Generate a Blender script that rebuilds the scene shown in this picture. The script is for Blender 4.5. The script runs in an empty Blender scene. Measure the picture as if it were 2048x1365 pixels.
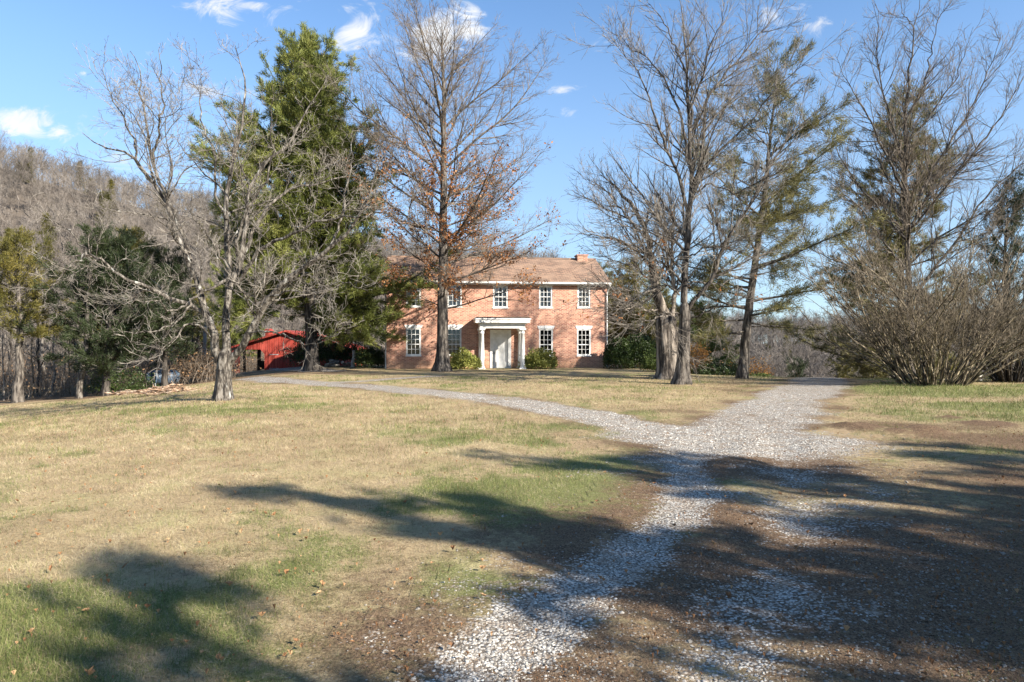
import bpy, math, random
import numpy as np
from mathutils import Vector
random.seed(3)
scn = bpy.context.scene
R_ = math.radians
# ---------------------------------------------------------------- camera, sky, sun
F = 1365.3; CX, CY = 1024.0, 682.5; EYE = 1.7
cam = bpy.data.objects.new('camera', bpy.data.cameras.new('camera'))
scn.collection.objects.link(cam)
cam.data.sensor_width = 36; cam.data.lens = 24; cam.data.clip_end = 6000; cam.data.clip_start = .1
cam.location = (0, 0, EYE); cam.rotation_euler = (R_(90), 0, 0)
scn.camera = cam
SUN_AZ, SUN_EL = R_(54.5), R_(29.5)          # azimuth measured from -Y (behind the viewer) towards +X
sdir = Vector((math.sin(SUN_AZ)*math.cos(SUN_EL), -math.cos(SUN_AZ)*math.cos(SUN_EL), math.sin(SUN_EL)))
sun = bpy.data.objects.new('sun', bpy.data.lights.new('sun', 'SUN'))
scn.collection.objects.link(sun)
sun.data.energy = 5.0; sun.data.angle = R_(.53); sun.data.color = (1, .93, .82)
sun.rotation_euler = sdir.to_track_quat('Z', 'Y').to_euler()
scn.view_settings.view_transform = 'Standard'; scn.view_settings.look = 'None'
scn.view_settings.gamma = 1; scn.view_settings.use_curve_mapping = False
scn.view_settings.exposure = 1.42

class NT:
    def __init__(s, nt): s.t = nt; s.n = nt.nodes; s.l = nt.links
    def new(s, kind, **kw):
        nd = s.n.new(kind); ins = kw.pop('ins', {})
        for k, v in kw.items(): setattr(nd, k, v)
        for k, v in ins.items():
            if hasattr(v, 'links') or isinstance(v, bpy.types.NodeSocket): s.l.new(v, nd.inputs[k])
            else: nd.inputs[k].default_value = v
        return nd
    def math(s, op, a, b=None, c=None, clamp=False):
        nd = s.n.new('ShaderNodeMath'); nd.operation = op; nd.use_clamp = clamp
        for i, v in enumerate((a, b, c)):
            if v is None: continue
            if isinstance(v, bpy.types.NodeSocket): s.l.new(v, nd.inputs[i])
            else: nd.inputs[i].default_value = v
        return nd.outputs[0]
    def mix(s, f, a, b, blend='MIX'):
        nd = s.n.new('ShaderNodeMix'); nd.data_type = 'RGBA'; nd.blend_type = blend
        for i, v in ((0, f), (6, a), (7, b)):
            if isinstance(v, bpy.types.NodeSocket): s.l.new(v, nd.inputs[i])
            elif i == 0: nd.inputs[0].default_value = v
            else: nd.inputs[i].default_value = (*v, 1)
        return nd.outputs[2]
    def noise(s, vec, scale, detail=3, rough=.55, dist=0):
        nd = s.new('ShaderNodeTexNoise', ins={'Vector': vec, 'Scale': scale, 'Detail': detail, 'Roughness': rough, 'Distortion': dist})
        return nd.outputs['Fac']
    def sstep(s, v, lo, hi):
        nd = s.n.new('ShaderNodeMapRange'); nd.interpolation_type = 'SMOOTHSTEP'
        s.l.new(v, nd.inputs[0]); nd.inputs[1].default_value = lo; nd.inputs[2].default_value = hi
        return nd.outputs[0]

world = bpy.data.worlds.new('World'); scn.world = world; world.use_nodes = True
w = NT(world.node_tree); w.n.clear()
sky = w.new('ShaderNodeTexSky', sky_type='NISHITA', sun_disc=False, sun_elevation=SUN_EL,
            sun_rotation=math.pi - SUN_AZ, air_density=.85, dust_density=.0, ozone_density=3.2, altitude=200)
tc0 = w.new('ShaderNodeTexCoord'); cv0 = w.new('ShaderNodeSeparateXYZ', ins={0: tc0.outputs['Generated']}).outputs[2]
hs = w.new('ShaderNodeHueSaturation', ins={'Saturation': 1.0, 'Value': 1.0, 'Color': w.mix(1.0, sky.outputs[0], w.mix(w.sstep(cv0, 0, .45), (.9, .98, 1.0), (1.06, 1.18, 1.20)), 'MULTIPLY')})
tc = w.new('ShaderNodeTexCoord'); sep = w.new('ShaderNodeSeparateXYZ', ins={0: tc.outputs['Generated']})
yy = w.math('MAXIMUM', sep.outputs[1], .02)
cu = w.math('DIVIDE', sep.outputs[0], yy); cv = w.math('DIVIDE', sep.outputs[2], yy)
cvec = w.new('ShaderNodeCombineXYZ', ins={0: cu, 1: w.math('MULTIPLY', cv, 1.6), 2: 0.0}).outputs[0]
acc = None
for (px, py, ax, ay, st) in [(455, 8, 75, 26, 1), (40, 243, 62, 30, 1), (118, 262, 26, 18, .8), (712, 66, 48, 40, 1), (694, 16, 34, 20, .8),
                             (872, 74, 58, 56, 1.1), (938, 58, 34, 36, 1), (1122, 182, 34, 16, .8), (400, 180, 62, 22, .75), (190, 262, 90, 40, .55), (240, 330, 60, 40, .5), (490, 185, 50, 40, .6),
                             (1135, 226, 16, 12, .6), (1632, 52, 30, 18, .55), (1205, 55, 30, 24, .5), (1210, 95, 40, 18, .45), (1560, 30, 60, 30, .5),
                             (300, 105, 14, 8, .6), (165, 147, 10, 8, .6), (655, 25, 25, 14, .5), (1670, 150, 130, 14, .42), (780, 195, 60, 20, .4)]:
    a = w.math('DIVIDE', w.math('SUBTRACT', cu, (px-CX)/F), ax*1.35/F); b = w.math('DIVIDE', w.math('SUBTRACT', cv, (CY-py)/F), ay*1.35/F)
    e = w.math('MULTIPLY', w.math('EXPONENT', w.math('MULTIPLY', w.math('ADD', w.math('POWER', w.math('ABSOLUTE', a), 2), w.math('POWER', w.math('ABSOLUTE', b), 2)), -1.0)), st)
    acc = e if acc is None else w.math('MAXIMUM', acc, e)
nz = w.noise(cvec, 17, 8, .66, .9)
dens = w.math('ADD', acc, w.math('MULTIPLY', w.math('SUBTRACT', nz, .55), 2.6))
dens = w.sstep(dens, .30, 1.05)
dens = w.math('MULTIPLY', dens, w.math('GREATER_THAN', sep.outputs[1], .05))
ccol = w.mix(w.sstep(w.noise(cvec, 9, 4), .3, .7), (4.0, 4.15, 4.4), (4.9, 4.9, 4.9))
pale = w.mix(w.math('MULTIPLY', w.sstep(w.math('SUBTRACT', .5, cv0), 0, .5), .62), hs.outputs[0], (2.3, 3.05, 3.9))
skc = w.mix(w.math('MULTIPLY', dens, .93), pale, ccol)
bg = w.new('ShaderNodeBackground', ins={'Color': skc, 'Strength': .085})
wo = w.new('ShaderNodeOutputWorld'); w.l.new(bg.outputs[0], wo.inputs[0])

# ---------------------------------------------------------------- numpy helpers
_tab = np.random.default_rng(11).random((256, 256))
def vn(x, y, s, seed=0):
    x = np.asarray(x, float)/s + seed*17.3; y = np.asarray(y, float)/s + seed*9.7
    i = np.floor(x).astype(int); j = np.floor(y).astype(int); fx = x-i; fy = y-j
    fx = fx*fx*(3-2*fx); fy = fy*fy*(3-2*fy)
    g = lambda a, b: _tab[a & 255, b & 255]
    return (g(i, j)*(1-fx)+g(i+1, j)*fx)*(1-fy)+(g(i, j+1)*(1-fx)+g(i+1, j+1)*fx)*fy
def fbm(x, y, s, seed=0, o=3):
    r = 0; a = 1; t = 0
    for k in range(o): r = r+a*vn(x, y, s/2**k, seed+k*3); t += a; a *= .55
    return r/t
def ss(a, b, x):
    t = np.clip((np.asarray(x, float)-a)/(b-a), 0, 1); return t*t*(3-2*t)
RU = (np.array([-900, -200, 0, 100, 200, 300, 450, 600, 780, 1000, 1180, 1300, 1500, 2048, 3000])-CX)/F
RV = np.array([53, 53, 48, 44, 41, 37, 34, 27, 21, 19, 17, 13, 9, 10, 10.])
def H(x, y):
    x = np.asarray(x, float); y = np.asarray(y, float)
    z = -np.interp(-x-.2*(y-27), [9, 10.8, 12.6, 14.6, 19.8, 26.3, 40, 80], [0, .09, .28, .53, 1.2, 1.65, 2.3, 3.5])*ss(4, 20, y)*(1-.25*ss(44, 56, y))
    z = z-.12*ss(30, 44, y)
    z = z-6.5*ss(33, 62, y+.4*np.clip(x-10, -9, 12))*ss(8.5, 15, x)-1.5*ss(50, 70, y)
    u = x/np.maximum(y, 30.)
    z = z+np.interp(u, RU, RV)*ss(68, 170, y)*(1-.9*ss(210, 420, y))
    # fine relief
    near = 1-ss(20, 60, np.hypot(x, y))
    z = z+near*(.05*(fbm(x, y, 2.2, 1)-.5)+.02*(vn(x, y, .35, 5)-.5))+(1-near)*.5*(fbm(x, y, 14, 2)-.5)*ss(50, 80, np.hypot(x, y))
    return z
def gp(px, py):
    """pixel on the ground -> world x, y"""
    u = (px-CX)/F; v = (CY-py)/F
    y = 2.0
    while y < 120:
        if EYE+v*y < float(H(u*y, y)): break
        y += .05
    return u*y, y
def at(px, py, d): return np.array([(px-CX)/F*d, d, EYE+(CY-py)/F*d])
def gpd(px, d):
    x = (px-CX)/F*d; return np.array([x, d, float(H(x, d))])

class MB:
    def __init__(s): s.v = []; s.f = []; s.n = 0; s.t = []
    def add(s, v, f, tint=None):
        v = np.asarray(v, float).reshape(-1, 3); f = np.asarray(f, int)
        s.v.append(v); s.f.append(f+s.n); s.n += len(v)
        s.t.append(np.full(len(v), .5) if tint is None else np.broadcast_to(tint, (len(v),)).astype(float)); return s
    def box(s, x0, x1, y0, y1, z0, z1):
        v = [(x, y, z) for z in (z0, z1) for y in (y0, y1) for x in (x0, x1)]
        return s.add(v, [(0, 2, 3, 1), (4, 5, 7, 6), (0, 1, 5, 4), (2, 6, 7, 3), (0, 4, 6, 2), (1, 3, 7, 5)])
    def hull(s, pts2, y0, y1):     # polygon in x,z extruded in y (convex or not, fan faces as ngon)
        n = len(pts2); v = [(x, y0, z) for x, z in pts2]+[(x, y1, z) for x, z in pts2]
        s.v.append(np.array(v, float)); b = s.n; s.n += 2*n; s.t.append(np.full(2*n, .5))
        s.f.append([[b+i for i in range(n)]]); s.f.append([[b+n+n-1-i for i in range(n)]])
        s.f.append(np.array([[b+(i+1) % n, b+i, b+n+i, b+n+(i+1) % n] for i in range(n)])); return s
    def lathe(s, cx, cy, prof, k=20):
        prof = np.array(prof, float); m = len(prof); a = np.arange(k)*2*np.pi/k
        v = np.stack([cx+prof[:, 1:2]*np.cos(a), cy+prof[:, 1:2]*np.sin(a), np.repeat(prof[:, 0:1], k, 1)], -1).reshape(-1, 3)
        f = [(i*k+j, i*k+(j+1) % k, (i+1)*k+(j+1) % k, (i+1)*k+j) for i in range(m-1) for j in range(k)]
        s.add(v, f); s.f.append([[s.n-m*k+(m-1)*k+j for j in range(k)]]); return s
    def mesh(s, name, loc=(0, 0, 0), smooth=False):
        me = bpy.data.meshes.new(name)
        V = np.concatenate(s.v)-np.array(loc)
        tot = []; idx = []
        for f in s.f:
            f = np.asarray(f)
            if len(f) == 0: continue
            tot.append(np.full(len(f), f.shape[1])); idx.append(f.reshape(-1))
        tot = np.concatenate(tot); idx = np.concatenate(idx)
        me.vertices.add(len(V)); me.vertices.foreach_set('co', V.reshape(-1).astype(np.float32))
        me.loops.add(len(idx)); me.loops.foreach_set('vertex_index', idx.astype(np.int32))
        me.polygons.add(len(tot)); me.polygons.foreach_set('loop_start', np.concatenate([[0], np.cumsum(tot)[:-1]]).astype(np.int32))
        a = me.attributes.new('tint', 'FLOAT', 'POINT'); a.data.foreach_set('value', np.concatenate(s.t).astype(np.float32))
        me.polygons.foreach_set('use_smooth', np.full(len(tot), smooth))
        me.update(calc_edges=True)
        return me
def link(name, me, mat=None, parent=None, loc=(0, 0, 0), label=None):
    o = bpy.data.objects.new(name, me); scn.collection.objects.link(o)
    if mat is not None and me is not None and not len(me.materials): me.materials.append(mat)
    o.location = loc
    if parent is not None: o.parent = parent
    if label: o['label'] = label
    return o
def part(name, mb, mat, parent, smooth=False, label=None, loc=(0, 0, 0)):
    return link(name, mb.mesh(name, loc, smooth), mat, parent, label=label)
def tag(o, label, cat, group=None, kind=None):
    o['label'] = label; o['category'] = cat
    if group: o['group'] = group
    if kind: o['kind'] = kind
    return o
def thing(name, label, cat, loc, rz=0, group=None):
    o = bpy.data.objects.new(name, None); scn.collection.objects.link(o)
    o.location = [float(c) for c in loc]; o.rotation_euler = (0, 0, rz); o.empty_display_size = .3
    return tag(o, label, cat, group)
def copy_tree(o, parent=None):
    c = o.copy(); scn.collection.objects.link(c); c.parent = parent
    for ch in o.children: copy_tree(ch, c)
    return c

def tubes(mb, P, Rr, k, tint=.5):
    B, n, _ = P.shape
    if B == 0: return
    T = np.gradient(P, axis=1); T /= np.linalg.norm(T, axis=2, keepdims=True)+1e-9
    m = T.mean(1); ref = np.where(np.abs(m[:, 2:3]) > .8, [[1., 0, 0]], [[0, 0, 1.]])[:, None, :]
    N = np.cross(T, np.broadcast_to(ref, T.shape)); N /= np.linalg.norm(N, axis=2, keepdims=True)+1e-9
    Bn = np.cross(T, N); a = np.arange(k)*2*np.pi/k
    V = P[:, :, None]+Rr[:, :, None, None]*(np.cos(a)[:, None]*N[:, :, None]+np.sin(a)[:, None]*Bn[:, :, None])
    base = (np.arange(B)*n*k)[:, None, None]; i = (np.arange(n-1)*k)[None, :, None]; j = np.arange(k)[None, None, :]; j2 = (j+1) % k
    f = np.stack([base+i+j, base+i+j2, base+i+k+j2, base+i+k+j], -1).reshape(-1, 4)
    t = tint if np.isscalar(tint) else np.repeat(tint, n*k)
    mb.add(V.reshape(-1, 3), f, t)
def resample(pts, n):
    pts = np.array(pts, float)
    s = np.concatenate([[0], np.cumsum(np.linalg.norm(np.diff(pts, axis=0), axis=1))])
    # Catmull-Rom-ish smoothing by dense linear then box filter
    t = np.linspace(0, s[-1], n*6); q = np.stack([np.interp(t, s, pts[:, c]) for c in range(3)], -1)
    w_ = 7; pad = np.concatenate([np.repeat(q[:1], w_, 0), q, np.repeat(q[-1:], w_, 0)])
    c = np.cumsum(np.concatenate([np.zeros((1, 3)), pad]), 0); q2 = (c[2*w_+1:]-c[:-2*w_-1])/(2*w_+1)
    q2[0] = q[0]; q2[-1] = q[-1]
    return q2[np.linspace(0, len(q2)-1, n).round().astype(int)]
def grow(P, Rr, g, per_m, t0, t1, ang, lenf, nseg, up, wig, rk=.6, rmin=.004, angsd=.2, lmin=.08, rl=.022, flat=1., cmax=60):
    B, n, _ = P.shape
    seg = np.diff(P, axis=1); L = np.linalg.norm(seg, axis=2).sum(1)
    cnt = np.clip(np.floor(L*per_m+g.random(B)), 0, cmax).astype(int)
    idx = np.repeat(np.arange(B), cnt); M = len(idx)
    t = t0+(t1-t0)*g.random(M)
    f = t*(n-1); i = np.minimum(f.astype(int), n-2); w_ = (f-i)[:, None]
    pos = P[idx, i]*(1-w_)+P[idx, i+1]*w_; tan = P[idx, i+1]-P[idx, i]; tan /= np.linalg.norm(tan, axis=1, keepdims=True)+1e-9
    r = Rr[idx, i]*(1-w_[:, 0])+Rr[idx, i+1]*w_[:, 0]
    v = g.normal(size=(M, 3)); v[:, 2] *= flat; v -= (v*tan).sum(1, keepdims=True)*tan; v /= np.linalg.norm(v, axis=1, keepdims=True)+1e-9
    a = (ang+angsd*g.normal(size=M))[:, None]; d = np.cos(a)*tan+np.sin(a)*v
    Lc = (lenf(pos, t, L[idx]) if callable(lenf) else lenf*L[idx]*(1-.6*t))*(.55+.65*g.random(M)); Lc = np.maximum(Lc, lmin)
    Q = np.empty((M, nseg+1, 3)); Q[:, 0] = pos
    for s in range(nseg):
        d = d+wig*g.normal(size=(M, 3))+np.array([0, 0, up]); d /= np.linalg.norm(d, axis=1, keepdims=True)+1e-9
        pos = pos+d*(Lc/nseg)[:, None]; Q[:, s+1] = pos
    r0 = np.maximum(np.minimum(r*rk, Lc*rl+rmin), rmin)
    R2 = np.maximum(r0[:, None]*(1-np.linspace(0, 1, nseg+1)[None]**1.2*.85), rmin*.8)
    return Q, R2
def sample(P, g, per_m, t0=.2, t1=1.):
    B, n, _ = P.shape; L = np.linalg.norm(np.diff(P, axis=1), axis=2).sum(1)
    cnt = np.floor(L*per_m+g.random(B)).astype(int); idx = np.repeat(np.arange(B), cnt); t = t0+(t1-t0)*g.random(len(idx))
    f = t*(n-1); i = np.minimum(f.astype(int), n-2); w_ = (f-i)[:, None]
    tan = P[idx, i+1]-P[idx, i]; tan /= np.linalg.norm(tan, axis=1, keepdims=True)+1e-9
    return P[idx, i]*(1-w_)+P[idx, i+1]*w_, tan
def tufts(mb, pos, tan, g, m, ln, wd, spread=.9, up=.25, jit=.03, tint=None):
    M = len(pos); c = np.repeat(pos, m, 0)+g.normal(size=(M*m, 3))*jit
    d = np.repeat(tan, m, 0)+spread*g.normal(size=(M*m, 3)); d[:, 2] += up; d /= np.linalg.norm(d, axis=1, keepdims=True)
    s = np.cross(d, g.normal(size=(M*m, 3))); s /= np.linalg.norm(s, axis=1, keepdims=True)+1e-9
    l = ln*(.6+.7*g.random((M*m, 1)))
    V = np.stack([c-s*wd/2, c+s*wd/2, c+d*l], 1).reshape(-1, 3)
    tt = g.random(M) if tint is None else tint
    mb.add(V, np.arange(3*M*m).reshape(-1, 3), np.repeat(np.clip(np.repeat(tt, m)+.12*g.normal(size=M*m), 0, 1), 3))
def leaves(mb, pos, g, size, tint=None, aspect=.6, flat=0):
    M = len(pos); d = g.normal(size=(M, 3)); d[:, 2] *= (1-flat); d /= np.linalg.norm(d, axis=1, keepdims=True)
    s = np.cross(d, g.normal(size=(M, 3))*[1, 1, 1+3*flat]); s /= np.linalg.norm(s, axis=1, keepdims=True)+1e-9
    l = size*(.6+.8*g.random((M, 1))); wv = l*aspect/2; nrm = np.cross(d, s)
    V = np.stack([pos, pos+d*l*.5+s*wv+nrm*l*.12, pos+d*l, pos+d*l*.5-s*wv+nrm*l*.12], 1).reshape(-1, 3)
    tt = g.random(M) if tint is None else tint
    mb.add(V, np.arange(4*M).reshape(-1, 4), np.repeat(tt, 4))

# ---------------------------------------------------------------- materials
MATS = {}
def mat(name, cols, scale=5, rough=.85, bump=.3, bscale=None, stretch=(1, 1, 1), tintw=.0, transl=0, spec=.3, detail=4, patch=None, bdist=.02):
    """cols: colour stops picked by object-space noise (and by the face's own tint)"""
    m = bpy.data.materials.new(name); m.use_nodes = True; t = NT(m.node_tree); MATS[name] = m
    bs = t.n['Principled BSDF']; co = t.new('ShaderNodeTexCoord').outputs['Object']
    mp = t.new('ShaderNodeMapping', ins={'Vector': co, 'Scale': stretch}).outputs[0]
    f = t.noise(mp, scale, detail, .6)
    f = t.sstep(f, .36, .64)
    if tintw:
        at_ = t.new('ShaderNodeAttribute', attribute_name='tint').outputs['Fac']
        f = t.math('ADD', t.math('MULTIPLY', at_, tintw), t.math('MULTIPLY', f, 1-tintw))
    cr = t.n.new('ShaderNodeValToRGB'); t.l.new(f, cr.inputs[0]); el = cr.color_ramp.elements
    while len(el) < len(cols): el.new(.5)
    for i, c in enumerate(cols): el[i].position = i/(len(cols)-1); el[i].color = (*c, 1)
    col = cr.outputs[0]
    if patch:
        pf = t.sstep(t.noise(mp, patch[1], 3, .6), patch[2], patch[2]+.08); col = t.mix(pf, col, patch[0])
    t.l.new(col, bs.inputs['Base Color']); bs.inputs['Roughness'].default_value = rough
    bs.inputs['Specular IOR Level'].default_value = spec
    if bump:
        b = t.new('ShaderNodeBump', ins={'Strength': bump, 'Distance': bdist, 'Height': t.noise(mp, bscale or scale*3, 5, .65)})
        t.l.new(b.outputs[0], bs.inputs['Normal'])
    if transl:
        tr = t.new('ShaderNodeBsdfTranslucent', ins={'Color': col}); mx = t.new('ShaderNodeMixShader', ins={0: transl})
        t.l.new(bs.outputs[0], mx.inputs[1]); t.l.new(tr.outputs[0], mx.inputs[2]); t.l.new(mx.outputs[0], t.n['Material Output'].inputs[0])
    return m
bark_pale = mat('bark_pale', [(.02, .016, .013), (.085, .072, .058), (.20, .178, .15)], 13, bump=1, bscale=16, stretch=(1, 1, .28), patch=((.36, .345, .31), 5, .61), bdist=.04)
bark_grey = mat('bark_grey', [(.022, .018, .015), (.075, .063, .052), (.17, .147, .122)], 9, bump=1, bscale=14, stretch=(1, 1, .2), bdist=.05)
bark_dark = mat('bark_dark', [(.014, .012, .01), (.042, .035, .029), (.095, .08, .066)], 7, bump=1, bscale=12, stretch=(1, 1, .22), bdist=.05)
bark_rough = mat('bark_rough', [(.02, .016, .014), (.11, .09, .072), (.30, .255, .21)], 5, bump=1, bscale=8, stretch=(1, 1, .15), bdist=.08)
twig_pale = mat('twig_pale', [(.085, .072, .06), (.32, .285, .24)], 3, bump=0)
twig_grey = mat('twig_grey', [(.085, .072, .06), (.29, .255, .215)], 3, bump=0)
twig_brown = mat('twig_brown', [(.085, .066, .05), (.24, .195, .15)], 3, bump=0)
twig_tan = mat('twig_tan', [(.07, .055, .038), (.24, .195, .14)], 4, bump=0)
far_wood_m = mat('far_wood', [(.075, .062, .052), (.23, .20, .172)], .15, bump=0, tintw=.5)
needle_pine = mat('needle_pine', [(.03, .04, .01), (.13, .15, .03), (.30, .30, .09)], .6, bump=0, tintw=.6, transl=.25, rough=.6)
needle_olive = mat('needle_olive', [(.05, .052, .018), (.14, .13, .045), (.26, .225, .09)], .6, bump=0, tintw=.6, transl=.25, rough=.6)
needle_cedar = mat('needle_cedar', [(.012, .02, .008), (.028, .04, .014), (.055, .07, .025)], .6, bump=0, tintw=.6, transl=.15, rough=.6)
needle_gold = mat('needle_gold', [(.045, .05, .012), (.13, .115, .025), (.24, .19, .045)], .5, bump=0, tintw=.6, transl=.25, rough=.6)
needle_bright = mat('needle_bright', [(.04, .065, .015), (.11, .15, .035), (.2, .24, .07)], .6, bump=0, tintw=.6, transl=.3, rough=.6)
leaf_box = mat('leaf_box', [(.05, .065, .015), (.24, .25, .055), (.48, .46, .14)], 2, bump=0, tintw=.7, transl=.15, rough=.5)
leaf_dark = mat('leaf_dark', [(.012, .022, .006), (.03, .05, .012), (.09, .12, .03)], 2, bump=0, tintw=.7, transl=.12, rough=.4)
leaf_russet = mat('leaf_russet', [(.12, .04, .015), (.36, .15, .055), (.55, .30, .13)], 1, bump=0, tintw=.8, transl=.35)
leaf_orange = mat('leaf_orange', [(.14, .07, .025), (.34, .17, .05), (.42, .30, .10)], 1, bump=0, tintw=.8, transl=.3)
leaf_litter = mat('leaf_litter', [(.12, .06, .03), (.32, .17, .08), (.5, .33, .18)], 3, bump=0, tintw=.8, transl=.1)

# ---------------------------------------------------------------- ground masks (shared by soil colour, stones and grass)
def W_(pts): return np.array([gp(*p) for p in pts])
T_L = W_([(960, 1365), (1050, 1270), (1150, 1190), (1260, 1110), (1340, 1040), (1375, 985), (1370, 940), (1385, 905), (1440, 875)])
T_L = np.vstack([[-.9, -1.5], [-.35, 1.5], T_L])
T_R = W_([(1440, 1365), (1450, 1250), (1530, 1160), (1570, 1090), (1600, 1010), (1590, 950), (1560, 900), (1560, 870)])
T_R = np.vstack([[.3, -1.5], [.75, 1.5], T_R])
T_N = W_([(1420, 885), (1490, 850), (1545, 822), (1575, 800), (1600, 785), (1625, 772), (1640, 764)])
T_N = np.vstack([T_N, [17.5, 40], [24, 60]])
T_W = W_([(1460, 870), (1330, 862), (1230, 845), (1130, 822), (1000, 800), (900, 789), (800, 780), (720, 773), (640, 768), (560, 762), (490, 757)])
T_B = W_([(560, 765), (640, 767), (740, 763), (800, 757), (870, 753)])
T_P = np.array([[-11.2, 41], [-15, 47], [-18, 53.5], [-21.5, 55]])
def pd(x, y, L):
    best = np.full(np.shape(x), 1e9)
    for a, b in zip(L[:-1], L[1:]):
        d = b-a; t = np.clip(((x-a[0])*d[0]+(y-a[1])*d[1])/(d@d), 0, 1)
        best = np.minimum(best, np.hypot(x-a[0]-t*d[0], y-a[1]-t*d[1]))
    return best
def grav(x, y):
    x = np.asarray(x, float); y = np.asarray(y, float)
    n = fbm(x, y, 1.1, 7)-.5; n2 = fbm(x, y, .35, 8)-.5
    g = np.exp(-(pd(x, y, T_L)/.38)**2)*.86
    g = np.maximum(g, np.exp(-(pd(x, y, T_R)/.5)**2)*.46)
    g = np.maximum(g, np.exp(-(pd(x, y, T_N)/1.15)**4)*.85)
    g = np.maximum(g, np.exp(-(pd(x, y, T_W)/(.85+.0*x))**4)*.85)
    g = np.maximum(g, np.exp(-(pd(x, y, T_B)/.5)**4)*.75)
    g = np.maximum(g, np.exp(-(pd(x, y, T_P)/1.2)**4)*.95)
    dj = np.hypot((x-3.9)/2.3, (y-11.6)/2.0); g = np.maximum(g, np.exp(-dj**4)*.95)
    core = np.exp(-(np.minimum(pd(x, y, T_L), pd(x, y, T_R))/1.2)**4)*.22; g = np.maximum(g, core)
    return np.clip(g+n*.95*(g > .02)+n2*.5*(g > .02), 0, 1)
def roadish(x, y):
    g = np.exp(-(np.minimum(pd(x, y, T_L), pd(x, y, T_R))/1.15)**4)
    g = np.maximum(g, np.exp(-(pd(x, y, T_N)/1.9)**4)); g = np.maximum(g, np.exp(-(pd(x, y, T_W)/1.35)**4))
    g = np.maximum(g, np.exp(-(pd(x, y, T_B)/.7)**4)); g = np.maximum(g, np.exp(-(pd(x, y, T_P)/1.6)**4))
    dj = np.hypot((x-3.9)/3.0, (y-11.6)/2.6); return np.maximum(g, np.exp(-dj**4))
GB = [(-3.2, 4.2, 3.0, 1.3, .9), (-1.2, 5.0, 1.6, 1.3, .8), (.3, 7.2, 1.5, 1.3, .95), (.9, 9.4, 1.4, 1.2, .7), (-.5, 11.5, 2.5, 1.5, .55), (-7, 17, 4, 3, .65), (-2.5, 17, 3, 2.4, .45),
      (16, 24, 7, 4.2, 1.15), (13, 16.5, 4, 2.8, .95), (12, 13, 1.8, 1.2, .9), (7.6, 10.6, 1.5, 1.2, .5), (-6, 11, 2.5, 2, .35), (-10, 8, 4, 3, .5), (-16, 20, 5, 3, .45), (-1, 27, 8, 4, .25), (20, 30, 8, 4, .6), (6, 4.5, 2.2, 2.5, .2)]
def green(x, y):
    g = np.zeros(np.shape(x))+.32
    for (a, b, sx, sy, s) in GB: g = np.maximum(g, s*np.exp(-((x-a)/sx)**2-((y-b)/sy)**2))
    return np.clip(g+(fbm(x, y, 1.6, 21)-.5)*1.3+(fbm(x, y, .35, 22)-.5)*.9, 0, 1)
CL = [(gp(1712, 858), .5, .13), (gp(1850, 866), .4, .12), (gp(1790, 868), .25, .10), (gp(1725, 865), .25, .10), (gp(1980, 850), .5, .08), (gp(1905, 838), .3, .08)]
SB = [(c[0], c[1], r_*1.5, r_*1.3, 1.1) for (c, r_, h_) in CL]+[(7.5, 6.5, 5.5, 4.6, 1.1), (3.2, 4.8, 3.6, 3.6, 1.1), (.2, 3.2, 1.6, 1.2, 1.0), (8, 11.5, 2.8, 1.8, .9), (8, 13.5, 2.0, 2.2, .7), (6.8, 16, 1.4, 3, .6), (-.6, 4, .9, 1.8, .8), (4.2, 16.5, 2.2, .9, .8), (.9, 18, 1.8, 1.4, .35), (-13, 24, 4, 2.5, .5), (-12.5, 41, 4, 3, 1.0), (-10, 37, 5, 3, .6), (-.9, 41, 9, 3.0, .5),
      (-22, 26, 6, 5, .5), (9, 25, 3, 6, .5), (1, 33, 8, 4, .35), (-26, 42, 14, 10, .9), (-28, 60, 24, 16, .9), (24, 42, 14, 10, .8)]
def soil(x, y):
    g = np.zeros(np.shape(x))
    for (a, b, sx, sy, s) in SB: g = np.maximum(g, s*np.exp(-((x-a)/sx)**2-((y-b)/sy)**2))
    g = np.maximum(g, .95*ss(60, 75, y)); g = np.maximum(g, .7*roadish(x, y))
    return np.clip(g+(fbm(x, y, 1.1, 31)-.5)*.9, 0, 1)

nx, ny = 620, 620
sx_ = np.linspace(-1, 1, nx); X1 = 3*np.sinh(7.4*sx_)
Y1 = 6+4*np.sinh(7.1*np.linspace(-1, 1, ny))
GX, GY = np.meshgrid(X1, Y1); GZ = H(GX, GY)
rutd = np.minimum(pd(GX, GY, T_L), pd(GX, GY, T_R))
GZ = GZ-.035*np.exp(-(rutd/.4)**2)
for (c, r, h) in CL:
    GZ = GZ+h*np.exp(-(((GX-c[0])/r)**2+((GY-c[1])/(r*.8))**2))*(.4+1.2*vn(GX, GY, .14, 3))
V = np.stack([GX, GY, GZ], -1).reshape(-1, 3)
ii, jj = np.meshgrid(np.arange(ny-1), np.arange(nx-1), indexing='ij'); q = (ii*nx+jj)
FA = np.stack([q, q+1, q+nx+1, q+nx], -1).reshape(-1, 4)

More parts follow.
